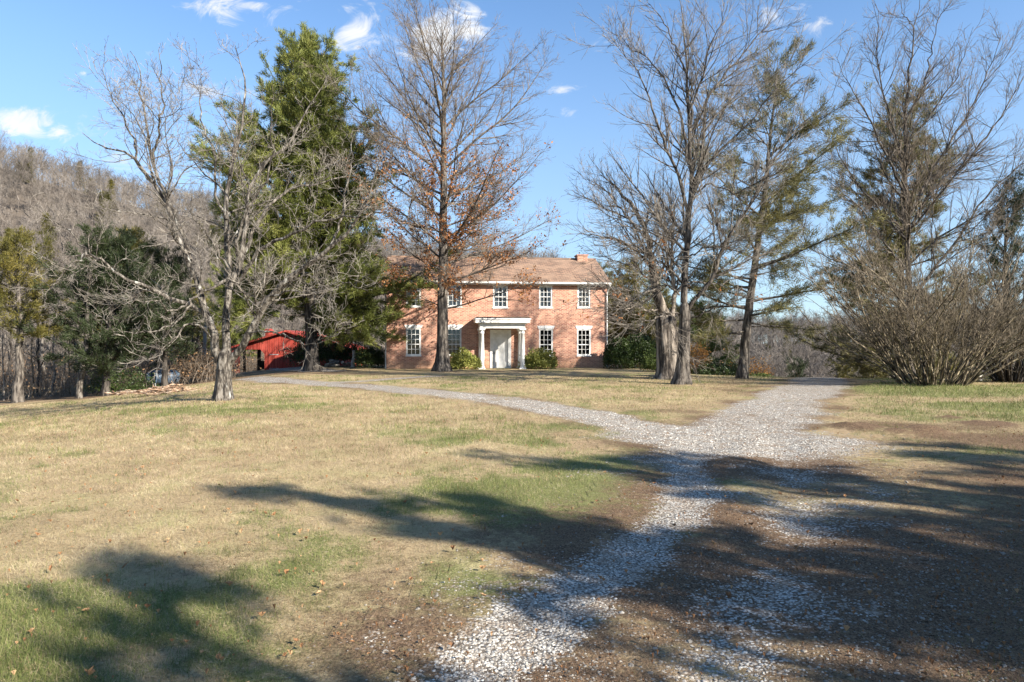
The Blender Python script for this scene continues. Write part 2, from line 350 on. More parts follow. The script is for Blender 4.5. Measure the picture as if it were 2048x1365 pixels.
def ground_mat():
    m = bpy.data.materials.new('lawn_and_gravel'); m.use_nodes = True; t = NT(m.node_tree); bs = t.n['Principled BSDF']
    co = t.new('ShaderNodeTexCoord').outputs['Object']
    A = lambda n: t.new('ShaderNodeAttribute', attribute_name=n).outputs['Fac']
    n1 = t.noise(co, 1.3, 5, .6); n2 = t.noise(co, 9, 5, .65); n3 = t.noise(co, 60, 4, .7); n4 = t.noise(co, .25, 4, .6); yv = t.new('ShaderNodeSeparateXYZ', ins={0: co}).outputs[1]
    blade = t.noise(t.new('ShaderNodeMapping', ins={'Vector': co, 'Scale': (1, .35, 1), 'Rotation': (0, 0, .5)}).outputs[0], 140, 3, .7)
    straw = t.mix(t.sstep(n3, .3, .7), (.25, .185, .095), (.49, .395, .215))
    straw = t.mix(t.sstep(blade, .35, .65), straw, (.36, .27, .155))
    straw = t.mix(t.math('MULTIPLY', t.sstep(n4, .4, .65), .4), straw, (.36, .235, .15)); straw = t.mix(t.math('MULTIPLY', t.sstep(n1, .45, .7), .5), straw, (.37, .35, .155)); straw = t.mix(t.math('MULTIPLY', t.sstep(n2, .52, .68), .6), straw, (.17, .115, .07))
    grn = t.mix(t.sstep(n3, .3, .7), (.085, .10, .03), (.25, .25, .095))
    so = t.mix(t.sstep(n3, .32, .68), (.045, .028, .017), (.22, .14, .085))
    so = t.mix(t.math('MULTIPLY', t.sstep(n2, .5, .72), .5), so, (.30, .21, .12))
    gf = t.sstep(t.math('ADD', A('green'), t.math('MULTIPLY', t.math('SUBTRACT', n2, .5), .9)), .3, .75)
    c = t.mix(gf, straw, grn)
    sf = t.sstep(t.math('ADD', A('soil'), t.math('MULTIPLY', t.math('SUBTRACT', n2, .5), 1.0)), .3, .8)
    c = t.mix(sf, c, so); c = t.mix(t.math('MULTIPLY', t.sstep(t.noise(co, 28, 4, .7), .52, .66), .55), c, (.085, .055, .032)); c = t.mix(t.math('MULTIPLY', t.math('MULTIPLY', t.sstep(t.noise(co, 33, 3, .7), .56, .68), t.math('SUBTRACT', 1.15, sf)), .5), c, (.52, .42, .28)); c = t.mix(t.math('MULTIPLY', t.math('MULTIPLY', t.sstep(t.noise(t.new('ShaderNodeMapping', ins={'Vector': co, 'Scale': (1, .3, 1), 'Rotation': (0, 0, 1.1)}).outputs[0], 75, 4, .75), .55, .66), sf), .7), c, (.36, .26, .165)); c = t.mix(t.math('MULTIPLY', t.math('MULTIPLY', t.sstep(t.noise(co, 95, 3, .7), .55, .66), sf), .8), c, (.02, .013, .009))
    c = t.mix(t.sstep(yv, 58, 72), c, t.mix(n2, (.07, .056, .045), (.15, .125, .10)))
    vo = t.new('ShaderNodeTexVoronoi', ins={'Vector': co, 'Scale': 42, 'Randomness': 1})
    vs = t.new('ShaderNodeSeparateColor', ins={0: vo.outputs['Color']}).outputs[0]
    gr = t.mix(vs, (.30, .275, .24), (.66, .625, .56)); gr = t.mix(t.sstep(vo.outputs['Distance'], .35, .7), gr, (.13, .11, .09))
    gr = t.mix(t.math('MULTIPLY', t.sstep(t.noise(co, 4.5, 5, .65), .47, .60), .62), gr, (.27, .195, .13))
    gg = t.sstep(t.math('ADD', A('grav'), t.math('ADD', t.math('MULTIPLY', t.math('SUBTRACT', n2, .5), .9), t.math('MULTIPLY', t.math('SUBTRACT', vs, .5), .35))), .34, .6)
    c = t.mix(gg, c, gr)
    t.l.new(c, bs.inputs['Base Color']); bs.inputs['Roughness'].default_value = .95; bs.inputs['Specular IOR Level'].default_value = .15
    h = t.math('ADD', t.math('MULTIPLY', n3, .6), t.math('ADD', t.math('MULTIPLY', n2, .5), t.math('MULTIPLY', t.math('MULTIPLY', gg, vo.outputs['Distance']), -.5)))
    b = t.new('ShaderNodeBump', ins={'Strength': .9, 'Distance': .04, 'Height': h}); t.l.new(b.outputs[0], bs.inputs['Normal'])
    return m
gm = ground_mat()
def ground_obj(name, faces, dz):
    mb = MB(); used, inv = np.unique(faces, return_inverse=True); v = V[used]+[0, 0, dz]
    mb.add(v, inv.reshape(faces.shape)); me = mb.mesh(name, smooth=True)
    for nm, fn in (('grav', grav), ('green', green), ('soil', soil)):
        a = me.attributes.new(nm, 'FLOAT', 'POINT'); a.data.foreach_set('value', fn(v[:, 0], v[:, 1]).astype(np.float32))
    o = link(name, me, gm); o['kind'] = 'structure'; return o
ground_obj('ground', FA, 0)
fc = V[FA].mean(1); rm = (roadish(fc[:, 0], fc[:, 1])+(fbm(fc[:, 0], fc[:, 1], .8, 40)-.5)*.4 > .5) & (fc[:, 1] < 62) & (fc[:, 1] > -8)
ground_obj('gravel_driveway', FA[rm], .004)

# ---------------------------------------------------------------- tree builders
def finish(name, label, cat, base, trunk, crown, fol, m_tr, m_cr, m_fol, group=None, fol_name='foliage'):
    t = thing(name, label, cat, base, 0, group)
    part('trunk', trunk, m_tr, t, True, loc=base)
    if crown is not None and crown.n: part('crown', crown, m_cr, t, True, loc=base)
    if fol is not None and fol.n: part(fol_name, fol, m_fol, t, loc=base)
    return t
def flare(P, r0, r1, k=10, g=None, amp=.0):
    pass
def limb(pts, d0, d1, r0, r1, n=18, g=None, wob=.02):
    m = len(pts); ds = np.linspace(d0, d1, m)
    q = resample([at(p[0], p[1], d) for p, d in zip(pts, ds)], n)
    if g is not None: q[1:] += g.normal(size=(n-1, 3))*wob
    s = np.linspace(0, 1, n); return q, (r0+(r1-r0)*s**.8 if n > 20 else np.maximum(r0*.86*(1-s)**.85, .004)+.004)
def traced_tree(name, label, base_px, d, trunkpts, r0, r1, limbs, g, lv, mats, fl=1.5, fol=None, kw={}, group=None, base_z=None):
    """trunk and main limbs follow the real tree; the finer wood grows from them"""
    n = 26; tp, tr = limb(trunkpts, d, d, r0, r1, n, g, .0015)
    gz = float(H(tp[0, 0], tp[0, 1])); tp[0, 2] = gz-.12
    hgt = tp[:, 2]-gz; tr = tr*(1+(fl-1)*np.exp(-np.maximum(hgt, 0)/.35))
    tr[-4:] *= [.97, .88, .65, .2]
    trunk = MB()
    # fluted trunk
    mb = MB(); tubes(mb, tp[None], tr[None], 28); vv = mb.v[0]; a = np.tile(np.arange(28)*2*np.pi/28, n)
    cen = np.repeat(tp, 28, 0); hh = np.repeat(hgt, 28); amp = .03+.16*np.exp(-np.maximum(hh, 0)/.4)
    vv = cen+(vv-cen)*(1+amp*np.sin(a*5+cen[:, 0]*3+hh*.25)+.05*np.sin(a*9+hh*2.1))[:, None]
    trunk.add(vv, mb.f[0])
    L, LR = [], []
    for (pts, dd, ra, rb) in limbs:
        q_, r_ = limb(pts, d+dd[0], d+dd[1], ra*.9, rb, 20, g, kw.get('wob', .035)); L.append(q_); LR.append(r_)
    P1 = np.array(L); R1 = np.array(LR); tubes(trunk, P1, R1, 10)
    crown = MB(); allP = [P1]; 
    cur = (P1, R1); store = []
    for i, a_ in enumerate(lv):
        cur = grow(cur[0], cur[1], g, **a_); store.append(cur)
        tubes(crown if i > 0 else trunk, cur[0], cur[1], (7, 4, 3, 3, 3)[i])
    fm = MB()
    if fol: fol(fm, P1, store, g)
    return finish(name, label, 'tree', (tp[0, 0], tp[0, 1], gz), trunk, crown, fm, mats[0], mats[1], mats[2] if len(mats) > 2 else None, group, 'leaves'), store

c3 = lambda L: [(60+x/1.845, 60+y/1.845) for x, y in L]
c4 = lambda L: [(1180+x/3.411, 400+y/3.411) for x, y in L]
c2 = lambda L: [(1180+x/2.73, y/2.73) for x, y in L]
c5 = lambda L: [(1500+x/1.706, y/1.706) for x, y in L]
# --- left foreground tree, 20 m away
g = np.random.default_rng(5)
LT = [
 (c3([(698, 1225), (685, 1140), (655, 1040), (628, 970), (605, 890), (580, 830), (545, 765), (515, 690), (490, 620), (455, 560), (420, 520), (385, 470), (330, 440), (250, 430), (190, 380)]), (0, -.8), .15, .02),
 (c3([(590, 850), (560, 760), (530, 680), (490, 590), (455, 500), (440, 420), (430, 330), (415, 250), (400, 130), (375, 80)]), (-.2, 1.0), .085, .012),
 (c3([(470, 590), (410, 520), (385, 430), (350, 340), (300, 250), (262, 140)]), (0, .6), .05, .01),
 (c3([(455, 500), (470, 400), (490, 280), (485, 160), (480, 60)]), (0, -.9), .045, .01),
 (c3([(640, 1045), (580, 1010), (510, 985), (440, 955), (390, 935), (320, 895), (260, 850), (200, 825), (130, 845), (60, 890)]), (0, -1.6), .09, .018),
 (c3([(255, 850), (190, 800), (150, 745), (80, 700), (20, 660)]), (-1.4, -1.0), .035, .01),
 (c3([(210, 828), (150, 870), (90, 930), (60, 985), (45, 1030)]), (-1.5, -2.2), .03, .01),
 (c3([(690, 1160), (650, 1110), (600, 1085), (565, 1090), (540, 1130), (480, 1175), (430, 1192), (380, 1170)]), (0, -1.8), .045, .01),
 (c3([(722, 925), (690, 940), (640, 968), (590, 1000), (572, 1060), (520, 1095), (430, 1120), (310, 1115)]), (0, -1.5), .055, .01),
 (c3([(580, 1010), (520, 1040), (470, 1000), (400, 1010), (340, 1000)]), (-.8, -2.6), .035, .008),
 (c3([(715, 1240), (725, 1120), (735, 1000), (722, 920), (735, 880), (728, 760), (725, 650), (730, 520), (755, 460), (790, 360), (800, 250), (785, 150), (760, 50)]), (0, .4), .15, .012),
 (c3([(725, 700), (690, 640), (680, 540), (690, 470), (650, 400), (620, 300), (640, 180), (610, 120)]), (0, 1.2), .05, .01),
 (c3([(740, 950), (765, 860), (795, 770), (800, 680), (812, 590), (845, 520), (930, 450), (990, 370), (1050, 250), (1100, 170)]), (0, 1.0), .10, .012),
 (c3([(745, 930), (790, 830), (830, 730), (870, 660), (950, 590), (1060, 565), (1160, 540), (1240, 470)]), (0, 1.8), .09, .014),
 (c3([(760, 940), (810, 880), (850, 800), (940, 765), (1060, 705), (1180, 685), (1290, 680), (1400, 705)]), (0, -1.4), .075, .014),
 (c3([(712, 1255), (770, 1195), (830, 1085), (880, 990), (960, 910), (1040, 865), (1110, 805), (1190, 730), (1250, 610), (1310, 450)]), (0, -1.0), .15, .02),
 (c3([(880, 985), (960, 965), (1060, 960), (1160, 930), (1230, 960)]), (-.4, -1.8), .04, .01),
 (c3([(800, 1130), (860, 1110), (930, 1120), (1000, 1165), (1060, 1160), (1110, 1130), (1160, 1080)]), (-.2, -2.2), .035, .008),
 (c3([(1110, 805), (1150, 700), (1160, 600), (1190, 480), (1180, 380)]), (-.6, .5), .045, .01),
 (c3([(780, 900), (760, 790), (790, 680), (870, 560), (900, 420), (880, 300), (900, 200)]), (0, -1.6), .06, .01),
 (c3([(735, 900), (700, 820), (640, 740), (600, 690), (590, 600)]), (0, -1.5), .04, .008),
]
lv = [dict(per_m=2.5, t0=.2, t1=.99, ang=.9, lenf=lambda p, t, L: .45+.62*g.random(len(t))**1.5*(1.35-t)*np.minimum(L, 4), nseg=9, up=.05, wig=.16, rk=.42, rmin=.007, rl=.0105),
      dict(per_m=5.2, t0=.12, t1=1, ang=.8, lenf=.62, nseg=6, up=.05, wig=.19, rk=.55, rmin=.0052, lmin=.25),
      dict(per_m=5.6, t0=.15, t1=1, ang=.7, lenf=.62, nseg=4, up=.04, wig=.2, rk=.6, rmin=.0042, lmin=.18),
      dict(per_m=3.5, t0=.2, t1=1, ang=.7, lenf=.6, nseg=3, up=.04, wig=.2, rk=.6, rmin=.0038, lmin=.1)]
traced_tree('bare_tree', 'bare tree with crooked spreading pale limbs alone on the left lawn', None, 20.0,
            [(446, 800), (447, 770), (448, 740), (450, 715), (452, 698)], .235, .19, LT, g, lv, (bark_pale, twig_pale), fl=1.25)

# --- central oak in front of the house
def excurrent(name, label, pxs, d, r0, Ht, crown_lo, prof, per_m, ang0, ang1, seed, mats, leaf=None, droop=0, cat='tree', lv=None, lean=0, group=None, fl=1.7, topx=0, wigt=.03, fade=.8):
    """single leader with many ascending branches"""
    g = np.random.default_rng(seed); base = gpd(pxs, d); n = 40
    s = np.linspace(0, 1, n); tp = base+np.stack([topx*s**1.3+lean*np.sin(s*3), 0*s, s*Ht], -1)
    tp[1:] += np.cumsum(g.normal(size=(n-1, 3))*[wigt, wigt, 0], 0)*s[1:, None]; tr = r0*(1-s*.97)**fade
    tr = np.maximum(tr*(1+(fl-1)*np.exp(-s*Ht/.45)), .012); tp[0, 2] -= .15
    mb = MB(); tubes(mb, tp[None], tr[None], 24); vv = mb.v[0]; a = np.tile(np.arange(24)*2*np.pi/24, n); cen = np.repeat(tp, 24, 0); hh = np.repeat(s*Ht, 24)
    vv = cen+(vv-cen)*(1+(.03+.15*np.exp(-hh/.5))*np.sin(a*5+hh*.4)+.04*np.sin(a*9+hh*1.3))[:, None]
    trunk = MB(); trunk.add(vv, mb.f[0])
    # primaries
    M = int((1-crown_lo)*Ht*per_m); t = crown_lo+(1-crown_lo)*(np.arange(M)+g.random(M))/M*.97
    az = np.arange(M)*2.4+g.normal(size=M)*.3; L = np.array([prof(x_) for x_ in t])*(.75+.45*g.random(M))
    pos = np.stack([np.interp(t, s, tp[:, c]) for c in range(3)], -1); rt = np.interp(t, s, tr)
    tt = (t-crown_lo)/(1-crown_lo); an = ang0+(ang1-ang0)*tt+g.normal(size=M)*.1
    dr = np.stack([np.sin(an)*np.cos(az), np.sin(an)*np.sin(az), np.cos(an)], -1); ns = 14
    Q = np.empty((M, ns+1, 3)); Q[:, 0] = pos
    for k in range(ns):
        dr = dr+g.normal(size=(M, 3))*.055+np.array([0, 0, .02])-droop*np.array([0, 0, 1])*(1-tt)[:, None]*(1 if k < 8 else -.4); dr /= np.linalg.norm(dr, axis=1, keepdims=True)
        pos = pos+dr*(L/ns)[:, None]; Q[:, k+1] = pos
    Rq = np.maximum(np.minimum(rt*.55, .008*L+.012)[:, None]*(1-.85*np.linspace(0, 1, ns+1)[None]), .007)
    tubes(trunk, Q, Rq, 7)
    crown = MB(); cur = (Q, Rq); store = [cur]
    lv = lv or [dict(per_m=2.9, t0=.12, t1=1, ang=.62, lenf=lambda p, t, L: .4+.46*L*(1-.7*t), nseg=6, up=.05, wig=.09, rk=.5, rmin=.007),
                dict(per_m=4.4, t0=.1, t1=1, ang=.6, lenf=.5, nseg=4, up=.04, wig=.1, rk=.6, rmin=.006, lmin=.2),
                dict(per_m=3.4, t0=.1, t1=1, ang=.6, lenf=.55, nseg=3, up=.03, wig=.1, rk=.6, rmin=.005, lmin=.25)]
    for i, a_ in enumerate(lv):
        cur = grow(cur[0], cur[1], g, **a_); store.append(cur); tubes(crown, cur[0], cur[1], 4 if i == 0 else 3)
    fm = MB()
    if leaf: leaf(fm, store, g, base)
    return finish(name, label, cat, base, trunk, crown, fm, mats[0], mats[1], mats[2] if len(mats) > 2 else None, group, 'leaves')
def oak_leaves(fm, store, g, base):
    for (P, Rr) in store[1:3]:
        p, t = sample(P, g, 3.2, .1)
        h = p[:, 2]-base[2]; rad = np.hypot(p[:, 0]-base[0], p[:, 1]-base[1])
        cl = fbm(p[:, 0]*1.0+50, p[:, 2]*1.0+p[:, 1]*.7+50, 1.3, 9)
        pr = .95*np.clip(1.15-((h-7.6)/5.8)**2, 0, 1)*(cl > .47)*np.clip(1.6-rad/6.0, 0, 1)+.9*(h < 5.2)*(cl > .45)
        k = g.random(len(p)) < pr*.62; p = p[k]
        p = np.repeat(p, 3, 0)+g.normal(size=(len(p)*3, 3))*.09; leaves(fm, p, g, .15)
excurrent('oak_tree', 'tall oak with russet leaves on its lower branches, standing before the brick house', 885, 40.6, .36, 20.8, .17,
          lambda t: 1.0+7.6*math.sin(min(1, max(0, (t-.10)/.9))**.62*math.pi)**.75*(1 if t > .3 else .75), 3.1, 1.42, .42, 21, (bark_grey, twig_brown, leaf_russet), oak_leaves, droop=.012, fl=1.75)

# --- tall bare tree right of the house (27 m)
g = np.random.default_rng(8)
RT = [
 (c4([(640, 700), (640, 560), (655, 420), (665, 250), (670, 120), (690, 0)])+c2([(555, 1000), (548, 850), (545, 700), (530, 540), (525, 400), (520, 200), (500, 60), (480, -60)]), (0, .6), .17, .012),
 (c4([(655, 770), (700, 690), (780, 620), (830, 540), (860, 440), (920, 300), (980, 200), (1060, 110)])+c2([(1000, 870), (1120, 720), (1250, 600), (1330, 520)]), (0, -1.5), .11, .012),
 (c2([(560, 1060), (610, 880), (625, 720), (640, 540), (690, 450), (800, 350), (900, 230), (1000, 90), (1060, 0)]), (0, 1.5), .09, .01),
 (c2([(545, 1140), (590, 960), (700, 830), (850, 700), (960, 560), (1080, 430), (1200, 330)]), (0, -2.0), .08, .01),
 (c2([(535, 1160), (500, 980), (440, 850), (380, 720), (330, 560), (280, 420), (180, 300), (120, 220)]), (0, -1.6), .085, .01),
 (c2([(540, 900), (500, 640), (430, 480), (340, 340), (250, 280), (160, 210), (100, 150)]), (0, 1.6), .07, .01),
 (c2([(545, 700), (560, 560), (620, 400), (650, 260), (720, 120), (740, -40)]), (.2, -1), .06, .01),
 (c2([(525, 400), (460, 250), (400, 120), (330, 40), (300, -40)]), (.3, -1), .045, .01),
 (c4([(620, 560), (540, 470), (440, 400), (330, 330), (250, 290), (130, 240), (0, 200)]), (0, -2.2), .06, .01),
 (c4([(625, 500), (560, 380), (470, 300), (380, 250), (240, 180), (100, 90), (0, 40)]), (0, -1.2), .055, .01),
 (c4([(610, 650), (520, 560), (420, 620), (330, 640), (200, 600), (60, 580), (-60, 610)]), (0, -2.5), .045, .008),
 (c4([(610, 780), (560, 760), (470, 800), (400, 830), (330, 790), (200, 720), (60, 700)]), (0, -2), .045, .008),
 (c4([(680, 810), (760, 780), (840, 740), (900, 690), (980, 690), (1060, 660)]), (0, -1.4), .035, .007),
 (c4([(640, 400), (760, 340), (900, 300), (1050, 270), (1200, 300)]), (0, -2.5), .04, .007),
 (c4([(660, 560), (760, 560), (880, 580), (1000, 540), (1150, 480)]), (0, 1.5), .045, .007),
 (c2([(575, 1050), (660, 1000), (800, 1060), (900, 1000), (1040, 930), (1200, 860)]), (0, -3), .045, .007),
 (c2([(600, 760), (700, 620), (790, 540), (900, 500), (1050, 420)]), (.5, 3), .04, .007),
]
lvr = [dict(per_m=3.9, t0=.14, t1=.99, ang=.76, lenf=lambda p, t, L: .8+2.6*g.random(len(t))*(1.25-t)*np.minimum(L/6, 1.3), nseg=9, up=.05, wig=.07, rk=.5, rmin=.009, rl=.011),
       dict(per_m=4.4, t0=.1, t1=1, ang=.58, lenf=.62, nseg=6, up=.045, wig=.09, rk=.55, rmin=.006, lmin=.35),
       dict(per_m=4.2, t0=.1, t1=1, ang=.55, lenf=.6, nseg=4, up=.04, wig=.1, rk=.6, rmin=.0046, lmin=.3)]
def few_leaves(fm, P1, store, g):
    p, t = sample(store[1][0], g, 1.5); h = p[:, 2]; cl = fbm(p[:, 0]+50, p[:, 2]+50, .8, 9)
    p = p[(h > 1.6) & (h < 8) & (cl > .6)]; p = p[g.random(len(p)) < .3*np.exp(-((p[:, 2]-4)/2.2)**2)]; p = np.repeat(p, 3, 0)+g.normal(size=(len(p)*3, 3))*.07
    leaves(fm, p, g, .12)
traced_tree('bare_tree', 'tall bare tree with ribbed trunk right of the house, before the gnarled trunk', None, 27.0,
            [(1364, 770), (1366, 740), (1368, 700), (1369, 660), (1370, 620), (1369, 600)], .26, .20, RT, g, lvr, (bark_grey, twig_grey, leaf_russet), fl=1.7, fol=few_leaves)
# --- old gnarled trunk behind it
g = np.random.default_rng(9)
OT = [
 (c4([(520, 790), (470, 700), (455, 600), (430, 480), (410, 330), (380, 220), (330, 100), (240, 0)])+c4([(190, -80), (60, -180)]), (0, -1.2), .30, .03),
 (c4([(560, 800), (580, 640), (560, 480), (555, 350), (560, 200), (575, 60), (600, -60)]), (0, .8), .14, .02),
 (c4([(430, 480), (360, 380), (250, 300), (120, 260), (0, 230), (-100, 240)]), (0, -1.6), .08, .012),
 (c4([(440, 560), (380, 520), (280, 440), (150, 420), (20, 400)]), (0, 1.4), .06, .01),
 (c4([(400, 260), (300, 160), (150, 80), (0, 0), (-120, -60)]), (0, -1.4), .06, .01),
 (c4([(450, 640), (370, 700), (250, 660), (140, 600), (30, 560)]), (0, -1.4), .05, .01),
 (c4([(480, 750), (400, 760), (310, 720), (230, 760), (120, 740)]), (0, -2.4), .05, .01),
 (c4([(330, 100), (260, 130), (120, -60), (0, -120), (-90, -190)]), (0, 1.0), .05, .01),
 (c4([(560, 480), (500, 400), (440, 300), (480, 150), (470, 0)]), (0, 1.0), .05, .01),
]
traced_tree('gnarled_tree', 'old gnarled tree with a very thick broken trunk just behind the tall bare tree', None, 30.5,
            [(1340, 760), (1339, 735), (1336, 700), (1333, 660), (1330, 625)], .54, .44, OT, g, lvr, (bark_rough, twig_grey, leaf_russet), fl=1.35, fol=few_leaves)
# --- right bare tree behind the big shrub
g = np.random.default_rng(12)
ST = [
 (c5([(545, 1000), (535, 800), (530, 640), (528, 480), (530, 350), (548, 220), (560, 100), (578, -20)]), (0, .4), .17, .012),
 (c5([(545, 1050), (610, 940), (700, 830), (760, 730), (830, 640), (935, 560), (1020, 500)]), (0, -1), .10, .012),
 (c5([(535, 760), (590, 640), (660, 520), (740, 400), (800, 280), (850, 150), (860, 110)]), (0, 1.4), .09, .01),
 (c5([(540, 800), (620, 640), (720, 580), (800, 480), (870, 380), (940, 250), (1000, 190)]), (0, -1.4), .085, .01),
 (c5([(530, 680), (480, 560), (420, 440), (370, 340), (320, 260), (290, 190)]), (0, -1.2), .08, .01),
 (c5([(530, 560), (490, 430), (450, 300), (430, 180), (440, 60), (430, 20)]), (0, 1.2), .07, .01),
 (c5([(535, 820), (460, 740), (380, 640), (320, 560), (280, 480), (270, 420)]), (0, 1.4), .08, .01),
 (c5([(540, 930), (450, 820), (370, 700), (290, 640), (230, 580)]), (0, -1.6), .07, .01),
 (c5([(530, 420), (590, 300), (620, 180), (640, 60), (690, 10)]), (0, -1), .06, .01),
 (c5([(530, 500), (610, 400), (700, 280), (740, 160), (760, 90)]), (0, -1), .055, .01),
 (c5([(540, 1010), (440, 950), (330, 900), (220, 860), (120, 780)]), (0, -2), .06, .01),
 (c5([(545, 900), (660, 800), (800, 720), (935, 700), (1040, 690)]), (0, -2.5), .07, .01),
 (c5([(560, 100), (520, 40), (500, -40)]), (.4, 0), .03, .01),
]
traced_tree('bare_tree', 'tall bare tree with dense rising branches behind the big many-stemmed shrub', None, 33.0,
            [(1818, 762), (1818, 720), (1819, 660), (1819, 600), (1819, 585)], .26, .18, ST, g, lvr, (bark_grey, twig_brown, leaf_russet), fl=1.4)

# --- multi-stemmed shrubs
def stems(name, label, px, d, nst, spread, ht, seed, m1, m2, base_r=.9, rr=(.02, .05), bias=0):
    g = np.random.default_rng(seed); base = gpd(px, d); M = nst; n = 14
    ang = g.random(M)*2*np.pi; rad = np.sqrt(g.random(M)); b0 = np.stack([np.cos(ang)*rad*base_r, np.sin(ang)*rad*base_r*.8], -1)
    lean = rad*spread*(.75+.4*g.random(M))
    tiltx = np.cos(ang)*lean+bias; tilty = np.sin(ang)*lean
    dr = np.stack([tiltx, tilty, np.ones(M)], -1); dr /= np.linalg.norm(dr, axis=1, keepdims=True)
    L = ht*(.4+.65*g.random(M)**.7)
    Q = np.empty((M, n, 3)); pos = np.stack([base[0]+b0[:, 0], base[1]+b0[:, 1], H(base[0]+b0[:, 0], base[1]+b0[:, 1])-.05], -1); Q[:, 0] = pos
    for k in range(1, n):
        dr = dr+g.normal(size=(M, 3))*.115+[0, 0, .012]; dr /= np.linalg.norm(dr, axis=1, keepdims=True); pos = pos+dr*(L/(n-1))[:, None]; Q[:, k] = pos
    r0 = rr[0]+(rr[1]-rr[0])*g.random(M)**1.5; Rq = np.maximum(r0[:, None]*(1-.8*np.linspace(0, 1, n)[None]), .006)
    mt = MB(); tubes(mt, Q, Rq, 6); cr = MB()
    a = grow(Q, Rq, g, 2.6, .22, 1, .5, lambda p, t, L: .4+.25*L*(1.1-t), 6, .05, .1, .55, .007); b = grow(*a, g, 3.6, .1, 1, .6, .55, 4, .03, .12, .6, .0055, lmin=.18)
    c = grow(*b, g, 2.8, .1, 1, .6, .5, 3, .03, .12, .6, .005, lmin=.12)
    tubes(cr, *a, 4); tubes(cr, *b, 3); tubes(cr, *c, 3)
    t = thing(name, label, 'shrub', base); part('stems', mt, m1, t, True, loc=base); part('crown', cr, m2, t, True, loc=base); return t
stem_tan = mat('stem_tan', [(.035, .027, .018), (.14, .11, .072), (.33, .27, .18)], 8, bump=.5, stretch=(1, 1, .3))
stems('large_bare_shrub', 'huge bare shrub fanning out in dozens of tan stems on the right grass', 1868, 26.6, 110, .95, 7.2, 31, stem_tan, twig_tan, 1.15, (.02, .055), -.04)
stems('bare_shrub', 'bare dark-stemmed shrub at the right edge beyond the huge tan one', 2022, 28.5, 60, .85, 6.4, 32, bark_dark, twig_tan, .7, (.03, .065), 0)

# ---------------------------------------------------------------- conifers
def conifer(name, label, base, Ht, r0, lo, prof, per_m, seed, mats, ang=(1.35, .7), upturn=.05, side=2.0, tuft=(12, .26, .035), dens=5., droop=0, lean=(0, 0), group=None, cat='tree', gap=0, sides=2, out0=.15, jit=.08, sd=.5):
    g = np.random.default_rng(seed); base = np.asarray(base, float); n = 30; s = np.linspace(0, 1, n)
    tp = base+np.stack([lean[0]*s, lean[1]*s, s*Ht], -1); tp[1:, :2] += np.cumsum(g.normal(size=(n-1, 2))*.03, 0); tp[0, 2] -= .15
    tr = np.maximum(r0*(1-s)**.85*(1+.45*np.exp(-s*Ht/.5)), .015)
    trunk = MB(); tubes(trunk, tp[None], tr[None], 18)
    M = int((1-lo)*Ht*per_m); t = lo+(1-lo)*(np.arange(M)+g.random(M))/M*.985; az = g.random(M)*2*np.pi
    L = np.array([prof(a, b) for a, b in zip((t-lo)/(1-lo), az)])*(.5+.65*g.random(M))
    if gap: L *= np.where(vn(az*2+7, t*Ht, 1.2, seed) < gap, .45, 1)
    pos = np.stack([np.interp(t, s, tp[:, c]) for c in range(3)], -1); rt = np.interp(t, s, tr); tt = (t-lo)/(1-lo)
    an = ang[0]+(ang[1]-ang[0])*tt+g.normal(size=M)*.12
    dr = np.stack([np.sin(an)*np.cos(az), np.sin(an)*np.sin(az), np.cos(an)], -1); ns = 10
    Q = np.empty((M, ns+1, 3)); Q[:, 0] = pos
    for k in range(ns):
        dr = dr+g.normal(size=(M, 3))*.05+np.array([0, 0, upturn])-np.array([0, 0, droop])*(1-tt)[:, None]; dr /= np.linalg.norm(dr, axis=1, keepdims=True); pos = pos+dr*(L/ns)[:, None]; Q[:, k+1] = pos
    Rq = np.maximum(np.minimum(rt*.4, .012*L+.01)[:, None]*(1-.85*np.linspace(0, 1, ns+1)[None]), .008); tubes(trunk, Q, Rq, 5)
    cr = MB(); fo = MB()
    a = grow(Q, Rq, g, side, out0, 1, .95, lambda p, t, L: .25+.42*L*(1.05-t), 5, upturn*.8, .08, .5, .007, flat=.3); tubes(cr, *a, 3)
    src = [a]
    if sides > 1:
        b = grow(*a, g, side*1.2, .15, 1, .8, .5, 3, upturn, .1, .6, .006, lmin=.2, flat=.4); tubes(cr, *b, 3); src.append(b)
    for (P, _) in src+[(Q, Rq)]:
        p, tn = sample(P, g, dens, .3); tufts(fo, p, tn, g, tuft[0], tuft[1], tuft[2], jit=jit, spread=sd,
              tint=np.clip(.5+.9*(fbm(p[:, 0]*1.+p[:, 1]*.6+90, p[:, 2]+90, 1.3, seed)-.5)+.18*g.normal(size=len(p)), 0, 1))
    return finish(name, label, cat, base, trunk, cr, fo, mats[0], mats[1], mats[2], group, 'needles')
def pr_big(t, az):   # broad lower tiers, tapering plumes above; the lowest boughs only on the house side
    if t < .075 and math.cos(az-.25) < .25: return .5
    return (8.6*(1-t)**.62*(1 if t > .06 else .85)+.6)*(1+.22*math.sin(az*2+t*17))*(1+.1*math.cos(az-2.8))
conifer('pine_tree', 'towering dense green pine between the red barn and the brick house', gpd(625, 42.0), 20.2, .40, .09, pr_big, 12, 41, (bark_dark, twig_grey, needle_pine),
        ang=(1.5, .5), upturn=.055, droop=.03, side=2.0, tuft=(10, .28, .038), dens=7, gap=.26, lean=(-.2, 0))
def pr_r(t, az): return 5.1*(math.sin(min(1, t*1.05+.12)*math.pi)**.6 if t < .5 else (1-t)**.55*1.38)+.4
